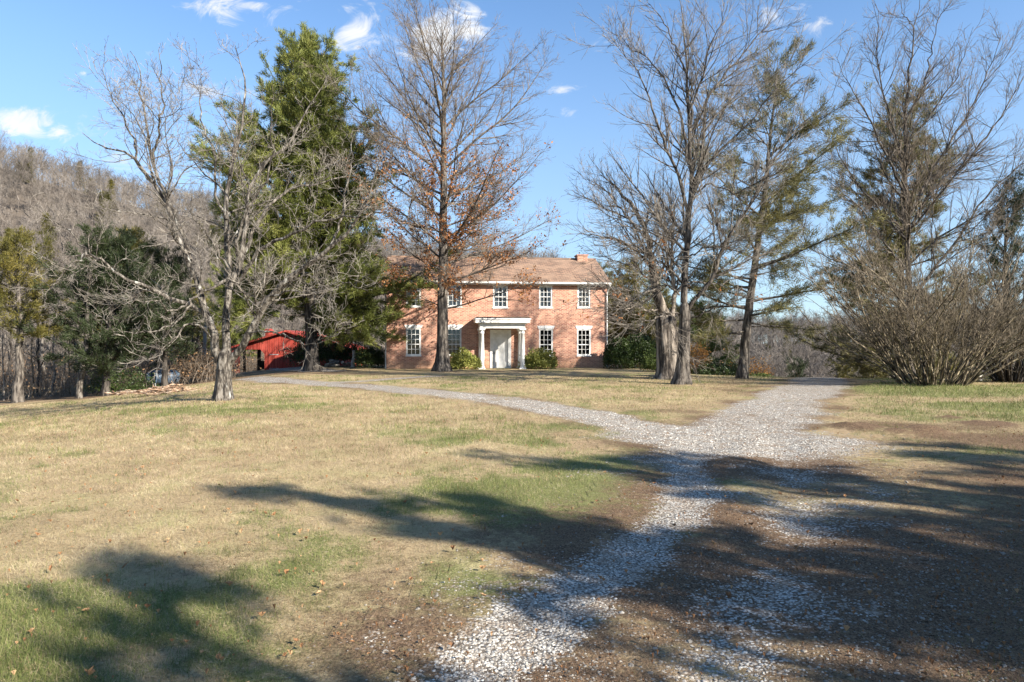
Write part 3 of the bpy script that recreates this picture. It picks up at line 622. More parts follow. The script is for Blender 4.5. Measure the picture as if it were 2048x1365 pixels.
conifer('pine_tree', 'open-crowned pine with long level branches beyond the tall bare tree', gpd(1483, 31.0), 14.6, .22, .13, pr_r, 5.8, 42, (bark_grey, twig_grey, needle_olive),
        ang=(1.55, .7), upturn=.02, droop=.02, side=2.2, tuft=(11, .24, .024), dens=5.7, gap=.35, lean=(1.5, 0))
def pr_c(t, az): return 3.9*(1-t)**.7*(1 if t > .08 else .6)+.4
conifer('cedar_tree', 'tall ragged cedar seen through the branches behind the big right-hand shrub', gpd(1800, 39.0), 17.8, .26, .08, lambda t, az: 5.2*(1-t)**.42*(1+.25*math.sin(az*3+t*9))+.3, 9.0, 43, (bark_dark, twig_grey, needle_olive),
        ang=(1.45, 1.0), upturn=.03, side=1.9, tuft=(9, .2, .034), dens=7.5, gap=.2, lean=(.6, 0))
conifer('cedar_tree', 'cedar behind the right-edge shrub with its top reaching past the frame side', gpd(2010, 40.0), 13.5, .22, .06, lambda t, az: 4.4*(1-t)**.45+.4, 9.0, 44, (bark_dark, twig_grey, needle_cedar),
        ang=(1.25, .6), upturn=.05, side=1.7, tuft=(9, .2, .032), dens=6.2, gap=.45)
# left side cedars
conifer('cedar_tree', 'broad dark cedar with drooping skirts at the wood edge left of the barn', gpd(212, 37.5), 8.2, .2, .12, lambda t, az: 4.8*(1-t)**.42*(1 if t > .12 else .8)+.3, 12, 51, (bark_dark, twig_grey, needle_cedar),
        ang=(1.35, .6), upturn=.02, side=2.0, tuft=(9, .2, .034), dens=8.8, lean=(.5, 0))
conifer('cedar_tree', 'dark cedar leaning over the propane tank beside the pale pole', gpd(330, 39.5), 7.6, .16, .2, lambda t, az: 3.0*(1-t)**.5+.3, 10, 52, (bark_dark, twig_grey, needle_cedar),
        ang=(1.3, .6), upturn=.02, side=2.0, tuft=(9, .2, .034), dens=7.8)
conifer('cedar_tree', 'golden-green cedar on a bare grey trunk at the left frame edge', gpd(36, 36.5), 8.6, .24, .40, lambda t, az: 2.9*(1-t)**.45+.3, 12, 53, (bark_grey, twig_grey, needle_gold),
        ang=(1.4, .6), upturn=.02, side=2.0, tuft=(9, .2, .03), dens=8.3)
conifer('cedar_tree', 'yellow-green cedar top rising behind the broad dark cedar', gpd(262, 50.0), 10.8, .2, .2, lambda t, az: 4.6*(1-t)**.55+.3, 9, 54, (bark_dark, twig_grey, needle_gold),
        ang=(1.3, .6), upturn=.03, side=1.8, tuft=(9, .24, .036), dens=6.8)
conifer('pine_tree', 'young green pine behind the left lawn tree and beside the barn roof', gpd(455, 66.0), 12.5, .2, .12, lambda t, az: 4.6*(1-t)**.6+.3, 8, 55, (bark_dark, twig_grey, needle_pine),
        upturn=.04, side=1.6, tuft=(9, .34, .045), dens=5.7)
conifer('cedar_tree', 'mid-green cedar just right of the pale pole behind the barn', gpd(395, 60.0), 8.5, .2, .15, lambda t, az: 3.4*(1-t)**.6+.3, 8, 56, (bark_dark, twig_grey, needle_gold),
        upturn=.04, side=1.6, tuft=(9, .26, .04), dens=5.7)
conifer('pine_tree', 'bright green young pine beyond the gnarled trunk', gpd(1402, 44.0), 5.4, .14, .03, lambda t, az: 3.0*(1-t)**.6+.3, 12, 57, (bark_dark, twig_grey, needle_bright),
        upturn=.05, side=1.8, tuft=(9, .26, .034), dens=7.8)
conifer('cedar_tree', 'olive cedar close against the right end of the brick house', gpd(1262, 51.0), 7.6, .2, .03, lambda t, az: 3.0*(1-t)**.5+.3, 13, 58, (bark_dark, twig_grey, needle_gold),
        upturn=.04, side=1.9, tuft=(9, .22, .034), dens=8.3)
conifer('cedar_tree', 'dark olive cedar between the house-end cedar and the gnarled trunk', gpd(1312, 54.0), 9.6, .2, .05, lambda t, az: 2.8*(1-t)**.5+.3, 11, 59, (bark_dark, twig_grey, needle_olive),
        upturn=.04, side=1.8, tuft=(9, .22, .034), dens=7.3)
conifer('pine_tree', 'dark pine whose top shows above the roof near the chimney', gpd(1205, 62.0), 9.6, .2, .2, lambda t, az: 2.4*(1-t)**.5+.3, 9, 60, (bark_dark, twig_grey, needle_olive),
        upturn=.04, side=1.8, tuft=(9, .26, .036), dens=6.8)
ge = 'low evergreens down the slope beyond the driveway'
for i, (px, d, h, r, m_, lab) in enumerate([(1590, 55, 6.5, 3.0, needle_cedar, 'low dark evergreen down the slope where the driveway ends'), (1690, 50, 5.2, 2.4, needle_gold, 'low olive evergreen just right of the driveway end'),
                                (1745, 47, 6.6, 2.2, needle_olive, 'evergreen close left of the cedar behind the huge shrub'), (1905, 60, 7.5, 3.0, needle_gold, 'olive evergreen seen through the gap between both bare shrubs')]):
    conifer('evergreen_tree', lab, gpd(px, d), h, .14, .02, lambda t, az: r*(1-t)**.5+.3, 9, 70+i, (bark_dark, twig_grey, m_), upturn=.04, side=1.7, tuft=(9, .24, .036), dens=6.8, group=ge)

# ---------------------------------------------------------------- house
TH = R_(6.5); cT, sT = math.cos(TH), math.sin(TH); HD = 45.0; HX = (773-CX)/F*HD; HZ = -.16
def fu(px, off=0.0):     # pixel column -> distance along the facade (off = metres in front of it)
    k = (px-CX)/F; x0 = HX+off*sT; y0 = HD-off*cT
    return (k*y0-x0)/(cT-k*sT)
def fz(px, py, off=0.0):
    u = fu(px, off); return EYE+(CY-py)/F*(HD-off*cT+u*sT)-HZ
HW = fu(1214); HDp = 8.4; EAVE = 5.93-.05
def brick_mat():
    m = bpy.data.materials.new('red_brick'); m.use_nodes = True; t = NT(m.node_tree); bs = t.n['Principled BSDF']
    co = t.new('ShaderNodeTexCoord').outputs['Object']; sp = t.new('ShaderNodeSeparateXYZ', ins={0: co})
    v = t.new('ShaderNodeCombineXYZ', ins={0: t.math('ADD', sp.outputs[0], sp.outputs[1]), 1: sp.outputs[2], 2: 0.}).outputs[0]
    br = t.new('ShaderNodeTexBrick', ins={'Vector': v, 'Color1': (.62, .30, .195, 1), 'Color2': (.27, .085, .055, 1), 'Mortar': (.56, .43, .32, 1), 'Scale': 1.0, 'Mortar Size': .013,
        'Mortar Smooth': .15, 'Bias': .15, 'Brick Width': .24, 'Row Height': .086}); br.offset = .5
    c = t.mix(t.math('MULTIPLY', t.sstep(t.noise(co, 1.1, 5), .4, .7), .35), br.outputs[0], (.50, .26, .17))
    c = t.mix(t.math('MULTIPLY', t.sstep(t.noise(co, 7, 4), .45, .75), .3), c, (.24, .10, .075))
    # weather stain low on the wall
    lo = t.math('MULTIPLY', t.sstep(t.math('SUBTRACT', t.math('MULTIPLY', t.noise(co, 2, 4), 1.2), sp.outputs[2]), -.25, .5), .4); c = t.mix(lo, c, (.55, .33, .18))
    t.l.new(c, bs.inputs['Base Color']); bs.inputs['Roughness'].default_value = .9
    b = t.new('ShaderNodeBump', ins={'Strength': .5, 'Distance': .01, 'Height': t.math('SUBTRACT', 1, br.outputs['Fac'])}); t.l.new(b.outputs[0], bs.inputs['Normal']); return m
def shingle_mat():
    m = bpy.data.materials.new('brown_shingle'); m.use_nodes = True; t = NT(m.node_tree); bs = t.n['Principled BSDF']
    co = t.new('ShaderNodeTexCoord').outputs['Object']
    br = t.new('ShaderNodeTexBrick', ins={'Vector': co, 'Color1': (.32, .19, .12, 1), 'Color2': (.13, .08, .055, 1), 'Mortar': (.07, .05, .04, 1), 'Scale': 1.0, 'Mortar Size': .02, 'Brick Width': .34, 'Row Height': .17})
    c = t.mix(t.math('MULTIPLY', t.sstep(t.noise(co, .9, 5), .4, .65), .5), br.outputs[0], (.32, .21, .14)); c = t.mix(t.math('MULTIPLY', t.sstep(t.noise(co, 16, 3), .5, .7), .5), c, (.16, .11, .08))
    t.l.new(c, bs.inputs['Base Color']); bs.inputs['Roughness'].default_value = .95; return m
white_paint = mat('white_paint', [(.66, .65, .61), (.80, .79, .76)], 2.5, rough=.55, bump=.15, bscale=12)
old_white = mat('old_white', [(.5, .49, .46), (.74, .73, .70)], 3, rough=.6, bump=.2)
brick_m = brick_mat(); shingle = shingle_mat()
red_wood = mat('red_wood', [(.25, .033, .022), (.38, .055, .036), (.46, .09, .065)], 3, rough=.8, bump=.5, bscale=12, stretch=(5, 5, .25))
dark_wood = mat('dark_wood', [(.03, .022, .018), (.08, .06, .045)], 4, bump=.5, stretch=(1, 1, .2))
metal_grey = mat('metal_grey', [(.2, .2, .2), (.4, .4, .4)], 4, rough=.4, bump=.1)
brass = mat('dark_brass', [(.12, .1, .07), (.2, .17, .1)], 9, rough=.35, bump=0)
curtain = mat('curtain', [(.5, .5, .49), (.85, .85, .84)], 3, bump=.3, bscale=4, stretch=(9, 1, .4))
dark_room = mat('dark_room', [(.006, .006, .007), (.012, .012, .011)], 2, bump=0)  # near-black colour puts the shade of the unlit rooms into the surfaces
gl = bpy.data.materials.new('window_glass'); gl.use_nodes = True; t = NT(gl.node_tree); t.n.remove(t.n['Principled BSDF'])
fr = t.new('ShaderNodeFresnel', ins={'IOR': 1.5}); tr_ = t.new('ShaderNodeBsdfTransparent', ins={'Color': (.9, .93, .94, 1)}); go = t.new('ShaderNodeBsdfGlossy', ins={'Roughness': .04, 'Color': (.9, .95, 1, 1)})
mx = t.new('ShaderNodeMixShader', ins={0: t.math('MULTIPLY', fr.outputs[0], .9)}); t.l.new(tr_.outputs[0], mx.inputs[1]); t.l.new(go.outputs[0], mx.inputs[2]); t.l.new(mx.outputs[0], t.n['Material Output'].inputs[0])

house = thing('brick_house', 'two-storey red brick house with white portico and brown shingle roof', 'house', (HX, HD, HZ), TH)
wins = []     # (u0,u1,z0,z1,floor)
for (a, b) in [(812, 842), (894, 924), (986, 1016), (1078, 1105), (1155, 1181)]:
    wins.append((fu(a), fu(b), fz(a, 614 if a < 900 else 616, 0), fz(a, 569 if a < 900 else 572, 0), 2))
for (a, b) in [(812, 842), (893, 923), (1078, 1106), (1154, 1182)]:
    wins.append((fu(a), fu(b), fz(a, 712, 0), fz(a, 656 if a < 1000 else 658, 0), 1))
du0, du1 = fu(980), fu(1022); dz1 = fz(1000, 660)
def wall_holes(mb, U, Z, holes, y0, y1):
    us = sorted({0., U} | {h[0] for h in holes} | {h[1] for h in holes}); zs = sorted({-.3, Z} | {h[2] for h in holes} | {h[3] for h in holes})
    for a, b in zip(us[:-1], us[1:]):
        run = None
        for c, e in zip(zs[:-1], zs[1:]):
            m_ = ((a+b)/2, (c+e)/2); hol = any(h[0] < m_[0] < h[1] and h[2] < m_[1] < h[3] for h in holes)
            if hol:
                if run: mb.box(a, b, y0, y1, run[0], run[1]); run = None
            else: run = (run[0], e) if run else (c, e)
        if run: mb.box(a, b, y0, y1, run[0], run[1])
wmb = MB(); wall_holes(wmb, HW, EAVE, [wn[:4] for wn in wins]+[(du0, du1, 0.0, dz1)], 0, .28)
wmb.box(0, .28, .28, HDp, -.3, EAVE).box(HW-.28, HW, .28, HDp, -.3, EAVE).box(.28, HW-.28, HDp-.28, HDp, -.3, EAVE)
RIDGE = 7.93
for xa in (0, HW-.28):
    v = [(xa, 0, EAVE), (xa+.28, 0, EAVE), (xa, HDp, EAVE), (xa+.28, HDp, EAVE), (xa, HDp/2, RIDGE-.1), (xa+.28, HDp/2, RIDGE-.1)]
    wmb.add(v, [(0, 1, 5, 4), (2, 4, 5, 3)]); wmb.add(v, [(0, 4, 2), (1, 3, 5)])
part('wall', wmb, brick_m, house)
part('interior', MB().box(.3, HW-.3, 1.6, 1.7, -.2, EAVE-.1).box(.3, HW-.3, .3, 1.58, 2.75, 2.85).box(.3, HW-.3, .3, 1.58, -.25, -.1).box(.3, HW-.3, .3, 1.58, EAVE-.3, EAVE-.2), dark_room, house)
ov = .3; sl = (RIDGE-EAVE)/(HDp/2)
rmb = MB()
for sgn in (0, 1):
    ya, yb = (-ov, HDp/2) if not sgn else (HDp+ov, HDp/2); za = EAVE-ov*sl+.10; zb = RIDGE+.02
    v = [(-.22, ya, za), (HW+.22, ya, za), (HW+.22, yb, zb), (-.22, yb, zb), (-.22, ya, za-.1), (HW+.22, ya, za-.1), (HW+.22, yb, zb-.1), (-.22, yb, zb-.1)]
    rmb.add(v, [(0, 1, 2, 3), (7, 6, 5, 4), (0, 4, 5, 1), (0, 3, 7, 4), (1, 5, 6, 2)] if not sgn else [(3, 2, 1, 0), (4, 5, 6, 7), (1, 5, 4, 0), (4, 7, 3, 0), (2, 6, 5, 1)])
roof = part('roof', rmb, shingle, house)
part('ridge_cap', MB().hull([(-.12, -.05), (.12, -.05), (0, .06)], 0, 1), shingle, roof)
rc = roof.children[0]; rc.scale = (1, HW+.44, 1); rc.rotation_euler = (0, 0, -math.pi/2); rc.location = (-.22, HDp/2, RIDGE+.03)
cu0 = fu(1190, -HDp/2); part('chimney', MB().box(HW-1.25, HW-.5, HDp/2-.45, HDp/2+.45, RIDGE-.6, RIDGE+.22).box(HW-1.31, HW-.44, HDp/2-.51, HDp/2+.51, RIDGE+.222, RIDGE+.31), brick_m, roof)
part('gutter', MB().box(-.24, HW+.24, -ov-.13, -ov-.002, EAVE-ov*sl-.03, EAVE-ov*sl+.09).box(-.2, HW+.2, -ov+.002, -.002, EAVE-ov*sl-.10, EAVE-ov*sl-.06), white_paint, house)
part('eave_shadow_strip', MB().box(0.01, HW-.01, -.035, -.003, EAVE-.26, EAVE-.19), dark_wood, house)  # dark strip on the brick, stands in for the thin shadow under the eave
dsp = MB(); P_ = resample([(HW+.12, -ov-.06, EAVE-.2), (HW+.12, -ov-.06, EAVE-.32), (HW+.0, -.1, EAVE-.62), (HW-.02, -.08, EAVE-.8), (HW-.02, -.08, .2), (HW-.02, -.14, .02)], 40); tubes(dsp, P_[None], np.full((1, 40), .045), 8)
part('downspout', dsp, white_paint, house)
dsp = MB(); P_ = resample([(-.1, -ov-.06, EAVE-.2), (-.1, -ov-.06, EAVE-.32), (-.06, .1, EAVE-.62), (-.06, .12, EAVE-.8), (-.06, .12, .2), (-.06, .08, .02)], 40); tubes(dsp, P_[None], np.full((1, 40), .045), 8)
part('downspout', dsp, old_white, house)
for (u0, u1, z0, z1, fl_) in wins:
    wf = MB(); fw = .105; wf.box(u0, u0+fw, .02, .14, z0, z1).box(u1-fw, u1, .02, .14, z0, z1).box(u0+fw, u1-fw, .02, .14, z1-fw, z1).box(u0+fw, u1-fw, .02, .14, z0, z0+fw)
    frm = part('window', wf, white_paint, house)
    a0, a1, b0, b1 = u0+fw, u1-fw, z0+fw, z1-fw; rows = 5 if fl_ == 1 else 4; split = 2
    mu = MB(); hh_ = (b1-b0)/rows; mid = b0+split*hh_
    for k in (1, 2): x_ = a0+(a1-a0)*k/3; mu.box(x_-.014, x_+.014, .075, .10, b0+.002, mid-.03).box(x_-.014, x_+.014, .055, .08, mid+.03, b1-.002)
    for r in range(1, rows):
        if r == split: continue
        z_ = b0+r*hh_; y_ = .0725 if r < split else .0525; mu.box(a0+.002, a1-.002, y_, y_+.025, z_-.012, z_+.012)
    mu.box(a0+.002, a1-.002, .05, .11, mid-.028, mid+.028)
    part('muntins', mu, white_paint, frm)
    part('pane', MB().box(a0, a1, .102, .106, b0, b1), gl, frm)
    if fl_ == 2: 
        cm = MB(); n = 60; xs = np.linspace(a0, a1, n); y_ = .15+.02*np.sin(np.arange(n)*1.7); gapc = (np.abs(np.linspace(-1, 1, n)) < .1)
        vv = np.concatenate([np.stack([xs, y_, np.full(n, z)], -1) for z in (b0, b1)]); ff = [(i, i+1, n+i+1, n+i) for i in range(n-1) if not gapc[i]]
        cm.add(vv, ff); part('curtain', cm, curtain, frm)
    part('sill', MB().box(u0-.03, u1+.03, -.05, .018, z0-.05, z0+.03), white_paint, frm)
    if fl_ == 1: part('brick_sill', MB().box(u0-.03, u1+.03, -.035, .0, z0-.14, z0-.055), brick_m, frm)
    z1b = z1+.002; hgt = .20 if fl_ == 1 else .15; uc = (u0+u1)/2
    lm = MB().hull([(u0-.04, z1b), (uc-.07, z1b), (uc-.095, z1b+hgt), (u0-.12, z1b+hgt)], -.03, -.002).hull([(uc+.07, z1b), (u1+.04, z1b), (u1+.12, z1b+hgt), (uc+.095, z1b+hgt)], -.03, -.002)
    lm.hull([(uc-.068, z1b-.01), (uc+.068, z1b-.01), (uc+.093, z1b+hgt+.03), (uc-.093, z1b+hgt+.03)], -.05, -.002)
    part('lintel', lm, white_paint, frm)
# portico
pc = (du0+du1)/2; PD = 1.7; pl, prr = fu(958, PD), fu(1052, PD); cz = fz(1000, 648, PD); tz = fz(1000, 638, PD); bz = fz(1000, 657, PD)
por = part('portico', MB().box(pl+.05, prr-.05, -PD, -.004, bz, cz).box(pl-.05, prr+.05, -PD-.1, -.004, cz+.001, cz+.06).box(pl-.24, prr+.24, -PD-.28, -.004, cz+.061, tz-.06).box(pl-.30, prr+.30, -PD-.34, -.004, tz-.059, tz+.03), white_paint, house)
part('portico_roof', MB().hull([(pl-.32, tz+.032), (prr+.32, tz+.032), (prr+.15, tz+.11), (pl-.15, tz+.11)], -PD-.3, -.006), dark_wood, por)
for (xx, yc) in ((pl+.2, -PD+.18), (prr-.2, -PD+.18), (pl+.2, -.17), (prr-.2, -.17)):
    cm = MB(); cm.lathe(xx, yc, [(.12, .18), (.16, .18), (.2, .155), (bz*.4, .15), (bz-.34, .128), (bz-.33, .15), (bz-.29, .15), (bz-.27, .132), (bz-.18, .14), (bz-.12, .19), (bz-.1, .2)], 24)
    cm.box(xx-.21, xx+.21, yc-.21 if yc < -.5 else yc-.165, yc+.165, bz-.098, bz-.002).box(xx-.21, xx+.21, yc-.21 if yc < -.5 else yc-.165, yc+.165, .0, .118)
    part('column', cm, white_paint, por, True)
for p_ in por.children:
    if p_.name.startswith('column'): 
        me = p_.data; me.polygons.foreach_set('use_smooth', [len(pp.vertices) == 4 and abs(pp.normal.z) < .95 and pp.area < .2 and not (abs(abs(pp.normal.x)-1) < 1e-4 or abs(abs(pp.normal.y)-1) < 1e-4) for pp in me.polygons])
dsf = MB().box(du0, du0+.2, -.04, .16, .0, dz1).box(du1-.2, du1, -.04, .16, .0, dz1).box(du0+.2, du1-.2, -.04, .16, dz1-.24, dz1)
srd = part('door_surround', dsf, white_paint, house)
door = part('door', MB().box(du0+.2, du1-.2, .12, .17, 0.02, dz1-.24).box(du0+.22, du0+.34, .07, .119, .03, dz1-.26).box(du1-.34, du1-.22, .07, .119, .03, dz1-.26).box(du0+.341, du1-.341, .07, .119, dz1-.44, dz1-.26).box(du0+.341, du1-.341, .07, .119, .03, .45), white_paint, house)
part('door_handle', MB().box(du0+.25, du0+.29, .06, .094, .95, 1.15).box(du0+.24, du0+.33, .035, .06, 1.03, 1.06), brass, door)
part('step', MB().box(pl-.15, prr+.15, -PD-.25, -.003, -.4, -.002).box(pl+.3, prr-.3, -PD-.62, -PD-.252, -.45, -.09), brick_m, house)

# ---------------------------------------------------------------- barn
BD = 57.0; bz0 = 1.7-(745-CY)/F*BD; bx0 = (457-CX)/F*BD; bx1 = (690-CX)/F*BD; BW = bx1-bx0
barn = thing('red_barn', 'low red board barn with an open bay, half hidden behind the towering pine', 'barn', (bx0, BD, bz0))
s_ = BD/F; ez = (745-699)*s_; pk = ez+1.45; oa, ob = (479-457)*s_, (529-457)*s_; oh = (745-699)*s_-.02
rf = lambda x: ez+(pk-ez)*(1-abs(x-BW/2)/(BW/2))
bw = MB(); bw.hull([(0.0, -.1), (oa, -.1), (oa, oh-.25), (oa+.3, oh), (oa+.3, rf(oa+.3)-.02), (0, rf(0)-.02)], 0, .1).hull([(oa+.302, oh), (ob-.35, oh), (ob-.35, rf(ob-.35)-.02), (oa+.302, rf(oa+.302)-.02)], 0, .1)
bw.hull([(ob-.348, oh), (ob, oh-.4), (ob, -.1), (BW/2, -.1), (BW/2, rf(BW/2)-.02), (ob-.348, rf(ob-.348)-.02)], 0, .1).hull([(BW/2+.002, -.1), (BW, -.1), (BW, rf(BW)-.02), (BW/2+.002, pk-.02)], 0, .1)
bw.box(BW-.1, BW, .102, 7, -.1, ez).box(ob, ob+.1, .102, 7, -.1, ez+.4).box(ob+.102, BW-.102, 6.9, 7, -.1, ez)
part('wall', bw, red_wood, barn)
bt = MB()
for k in range(1, 46):
    x_ = ob+.1+k*.19
    if x_ < BW-.1: bt.box(x_-.016, x_+.016, -.018, -.002, -.05, rf(x_)-.12)
part('battens', bt, red_wood, barn)
part('barn_door', MB().box(ob+.35, ob+1.25, -.05, -.02, .05, 1.75), red_wood, barn)
dr_ = barn.children[-1]; part('strap', MB().box(ob+.4, ob+1.2, -.06, -.051, .3, .36), metal_grey, dr_); part('strap', MB().box(ob+.4, ob+1.2, -.06, -.051, 1.45, 1.51), metal_grey, dr_)
br_ = MB(); br_.hull([(-.35, ez-.12), (BW/2, pk), (BW/2, pk+.14), (-.35, ez+.02)], -.4, 7.3).hull([(BW/2+.001, pk), (BW+.35, ez-.12), (BW+.35, ez+.02), (BW/2+.001, pk+.14)], -.4, 7.3)
rfo = part('roof', br_, red_wood, barn); 
part('louvre_cap', MB().box((537-457)*s_-.15, (537-457)*s_+.15, -.35, .6, rf((537-457)*s_)+.05, rf((537-457)*s_)+.5).hull([((537-457)*s_-.3, rf((537-457)*s_)+.5), ((537-457)*s_+.3, rf((537-457)*s_)+.5), ((537-457)*s_, rf((537-457)*s_)+.75)], -.45, .7), red_wood, rfo)
for (x_, y_) in ((.15, 3), (oa+.4, 3.2), (ob-.5, 6.8), (.1, 6.8)): part('post', MB().box(x_-.09, x_+.09, y_-.09, y_+.09, -.1, ez-.05), dark_wood, barn)
part('rail', MB().box(.2, ob-.1, 6.7, 6.78, .0, .75), dark_wood, barn)

# ---------------------------------------------------------------- small things
def bush(name, label, base, rx, ry, rz, n, seed, m, size=.06, woodm=None, flat=.0, cat='bush', lumps=.22, group=None):
    g = np.random.default_rng(seed); base = np.asarray(base, float)
    t = thing(name, label, cat, base, 0, group)
    d = g.normal(size=(n, 3)); d[:, 2] = np.abs(d[:, 2])*1.0-.25; d /= np.linalg.norm(d, axis=1, keepdims=True)
    th_ = np.arctan2(d[:, 1], d[:, 0]); lum = 1+lumps*(fbm(th_*2+20, d[:, 2]*3+20, .8, seed, 3)-.5)*2
    rad = (1-.55*g.random(n)**2.2)*lum
    p = d*rad[:, None]*[rx, ry, rz]; p[:, 2] = np.maximum(p[:, 2]+rz*.32, .03)
    p *= [1, 1, rz/(rz*1.30)]
    fm = MB(); leaves(fm, base+p, g, size, tint=np.clip(.5+1.1*(fbm(p[:, 0]*1.+9, p[:, 2]+p[:, 1]+9, .35, seed)-.5)+.15*g.normal(size=n), 0, 1))
    wm = MB(); k = 26; a = g.random(k)*2*np.pi; e = np.stack([np.cos(a)*rx*.8*g.random(k), np.sin(a)*ry*.8*g.random(k), rz*(.5+.4*g.random(k))], -1)
    Pw = np.stack([base+e*s*[s, s, 1] for s in np.linspace(0, 1, 6)], 1); Rw = np.full((k, 6), .014)*np.linspace(1, .4, 6); tubes(wm, Pw, Rw, 4)
    b2 = grow(Pw, Rw, g, 6, .3, 1, .7, .4, 3, .05, .1, .6, .004, lmin=.15); tubes(wm, *b2, 3)
    part('branches', wm, woodm or twig_brown, t, True, loc=base); part('foliage', fm, m, t, loc=base); return t
def hp(px, off):   # point on the ground in front of the facade
    u = fu(px, off); x = HX+u*cT+off*sT; y = HD+u*sT-off*cT; return np.array([x, y, float(H(x, y))])
bush('clipped_bush', 'rounded clipped bush left of the portico columns', hp(929, 1.3), .98, .75, 1.15, 9000, 81, leaf_box, .095, lumps=.6)
bush('clipped_bush', 'rounded clipped bush right of the portico columns', hp(1080, 1.3), 1.05, .8, 1.25, 10000, 82, leaf_box, .095, lumps=.6)
bush('evergreen_shrub', 'dark glossy shrub touching the right corner of the house', gpd(1238, 45.2), 1.0, .9, 2.0, 9000, 83, leaf_dark, .11)
bush('evergreen_shrub', 'taller dark shrub next to the corner one, nearer the gnarled trunk', gpd(1280, 45.5), 1.3, 1.0, 2.25, 12000, 84, leaf_dark, .10)
bush('evergreen_shrub', 'green shrub at the left corner of the house beneath the pine', gpd(742, 46.5), 1.1, .9, 1.5, 8000, 85, leaf_dark, .09, lumps=.4)
bush('leafy_shrub', 'sage green shrub at the foot of the gnarled trunk', gpd(1312, 40), .8, .7, 1.3, 4000, 86, needle_bright, .09, lumps=.5)
bush('autumn_bush', 'orange-leaved bush between the tall bare tree and the right pine', gpd(1396, 40), .75, .7, 1.9, 2600, 87, leaf_orange, .09, lumps=.6)
bush('autumn_bush', 'golden arching bush right behind the right pine trunk', gpd(1518, 40), .9, .7, 2.0, 2600, 88, leaf_orange, .085, lumps=.6)
bush('autumn_bush', 'small orange bush just left of the right pine trunk', gpd(1466, 42), .5, .5, 2.2, 1500, 89, leaf_orange, .085, lumps=.6)
bush('low_juniper', 'low spreading juniper between the tall bare tree and the right pine', gpd(1440, 38.5), 1.5, .9, .95, 5000, 90, leaf_dark, .09, lumps=.6)
bush('low_juniper', 'low spreading juniper at the foot of the golden arching bush', gpd(1515, 37.5), 1.0, .8, .55, 3000, 91, needle_bright, .09, lumps=.6)
bush('evergreen_shrub', 'dark shrub filling the shade behind the pine trunk beside the barn', gpd(655, 50), 2.9, 1.3, 2.7, 15000, 92, leaf_dark, .11, lumps=.5)
bush('undergrowth_bush', 'green undergrowth bush left of the propane tank', gpd(238, 38.2), 1.7, .9, 1.3, 5000, 93, leaf_dark, .08, lumps=.7)
bush('undergrowth_bush', 'dark brown thicket between the propane tank and the left lawn tree', gpd(395, 42), 1.5, 1.0, 2.0, 5000, 94, mat('leaf_brown', [(.03, .022, .014), (.09, .06, .035), (.18, .11, .06)], 2, bump=0, tintw=.7), .08, lumps=.7)
# propane tank
tx = gpd(327, 41.0); tank = thing('propane_tank', 'blue-grey propane tank half sunk in the brush left of the lawn tree', 'tank', tx, R_(35))
tm = MB(); k = 24; a = np.linspace(-1, 1, 30); hl, rr_ = .95, .42
xs = hl*np.sin(a*np.pi/2)**1; rad = rr_*np.sqrt(np.clip(1-np.abs(a)**7, 0, 1)); xs = a*hl
Pq = np.stack([xs, 0*xs, 0*xs+.62], -1); tubes(tm, Pq[None], np.maximum(rad, .004)[None], 28)
tank_m = mat('tank_paint', [(.035, .06, .095), (.06, .10, .155), (.15, .2, .25)], 2, rough=.45, bump=.1)
part('body', tm, tank_m, tank, True); part('dome', MB().lathe(0, 0, [(.98, .17), (1.1, .17), (1.16, .13), (1.19, .06), (1.195, .01)], 20), tank_m, tank, True)
for sx in (-.5, .5): part('foot', MB().box(sx-.06, sx+.06, -.28, .28, -.1, .28), metal_grey, tank)
# pale pole
pb = gpd(406, 52.0); pole = MB(); tubes(pole, np.array([[pb+[0, 0, -.2], pb+[.1, 0, 2.0], pb+[.2, 0, 4.2]]]), np.array([[.14, .13, .12]]), 12)
o = link('wooden_pole', pole.mesh('wooden_pole', pb, True), mat('pale_pole', [(.25, .22, .19), (.42, .39, .35)], 5, bump=.4, stretch=(1, 1, .1)), loc=pb); tag(o, 'pale weathered pole rising from the brush left of the barn', 'pole')
# brush pile
g = np.random.default_rng(61); bb = np.array([*gp(345, 786), 0]); bb[2] = H(bb[0], bb[1]); M = 240; c = np.stack([g.normal(size=M)*1.0, g.normal(size=M)*.45, np.zeros(M)], -1); c[:, :2] = np.clip(c[:, :2], [-2, -.9], [2, .9]); c[:, 2] = .30*np.exp(-(c[:, 0]/1.0)**2-(c[:, 1]/.5)**2)*g.random(M)+.03
dd = np.stack([g.normal(size=M)+.9, g.normal(size=M)*.5, g.normal(size=M)*.12], -1); dd /= np.linalg.norm(dd, axis=1, keepdims=True); L = .25+.7*g.random(M)
P = np.stack([bb+c+dd*(L*(s-.5))[:, None]+g.normal(size=(M, 3))*.02 for s in np.linspace(0, 1, 5)], 1); P[:, :, 2] = np.maximum(P[:, :, 2], H(P[:, :, 0], P[:, :, 1])+.01)
bp = MB(); tubes(bp, P, np.repeat((.008+.02*g.random(M)**2)[:, None], 5, 1), 5)
o = link('brush_pile', bp.mesh('brush_pile', bb, True), mat('cut_sticks', [(.16, .09, .05), (.34, .22, .14), (.5, .38, .27)], 6, bump=.3), loc=bb); tag(o, 'heap of cut reddish branches on the grass left of the lawn tree', 'brush pile')
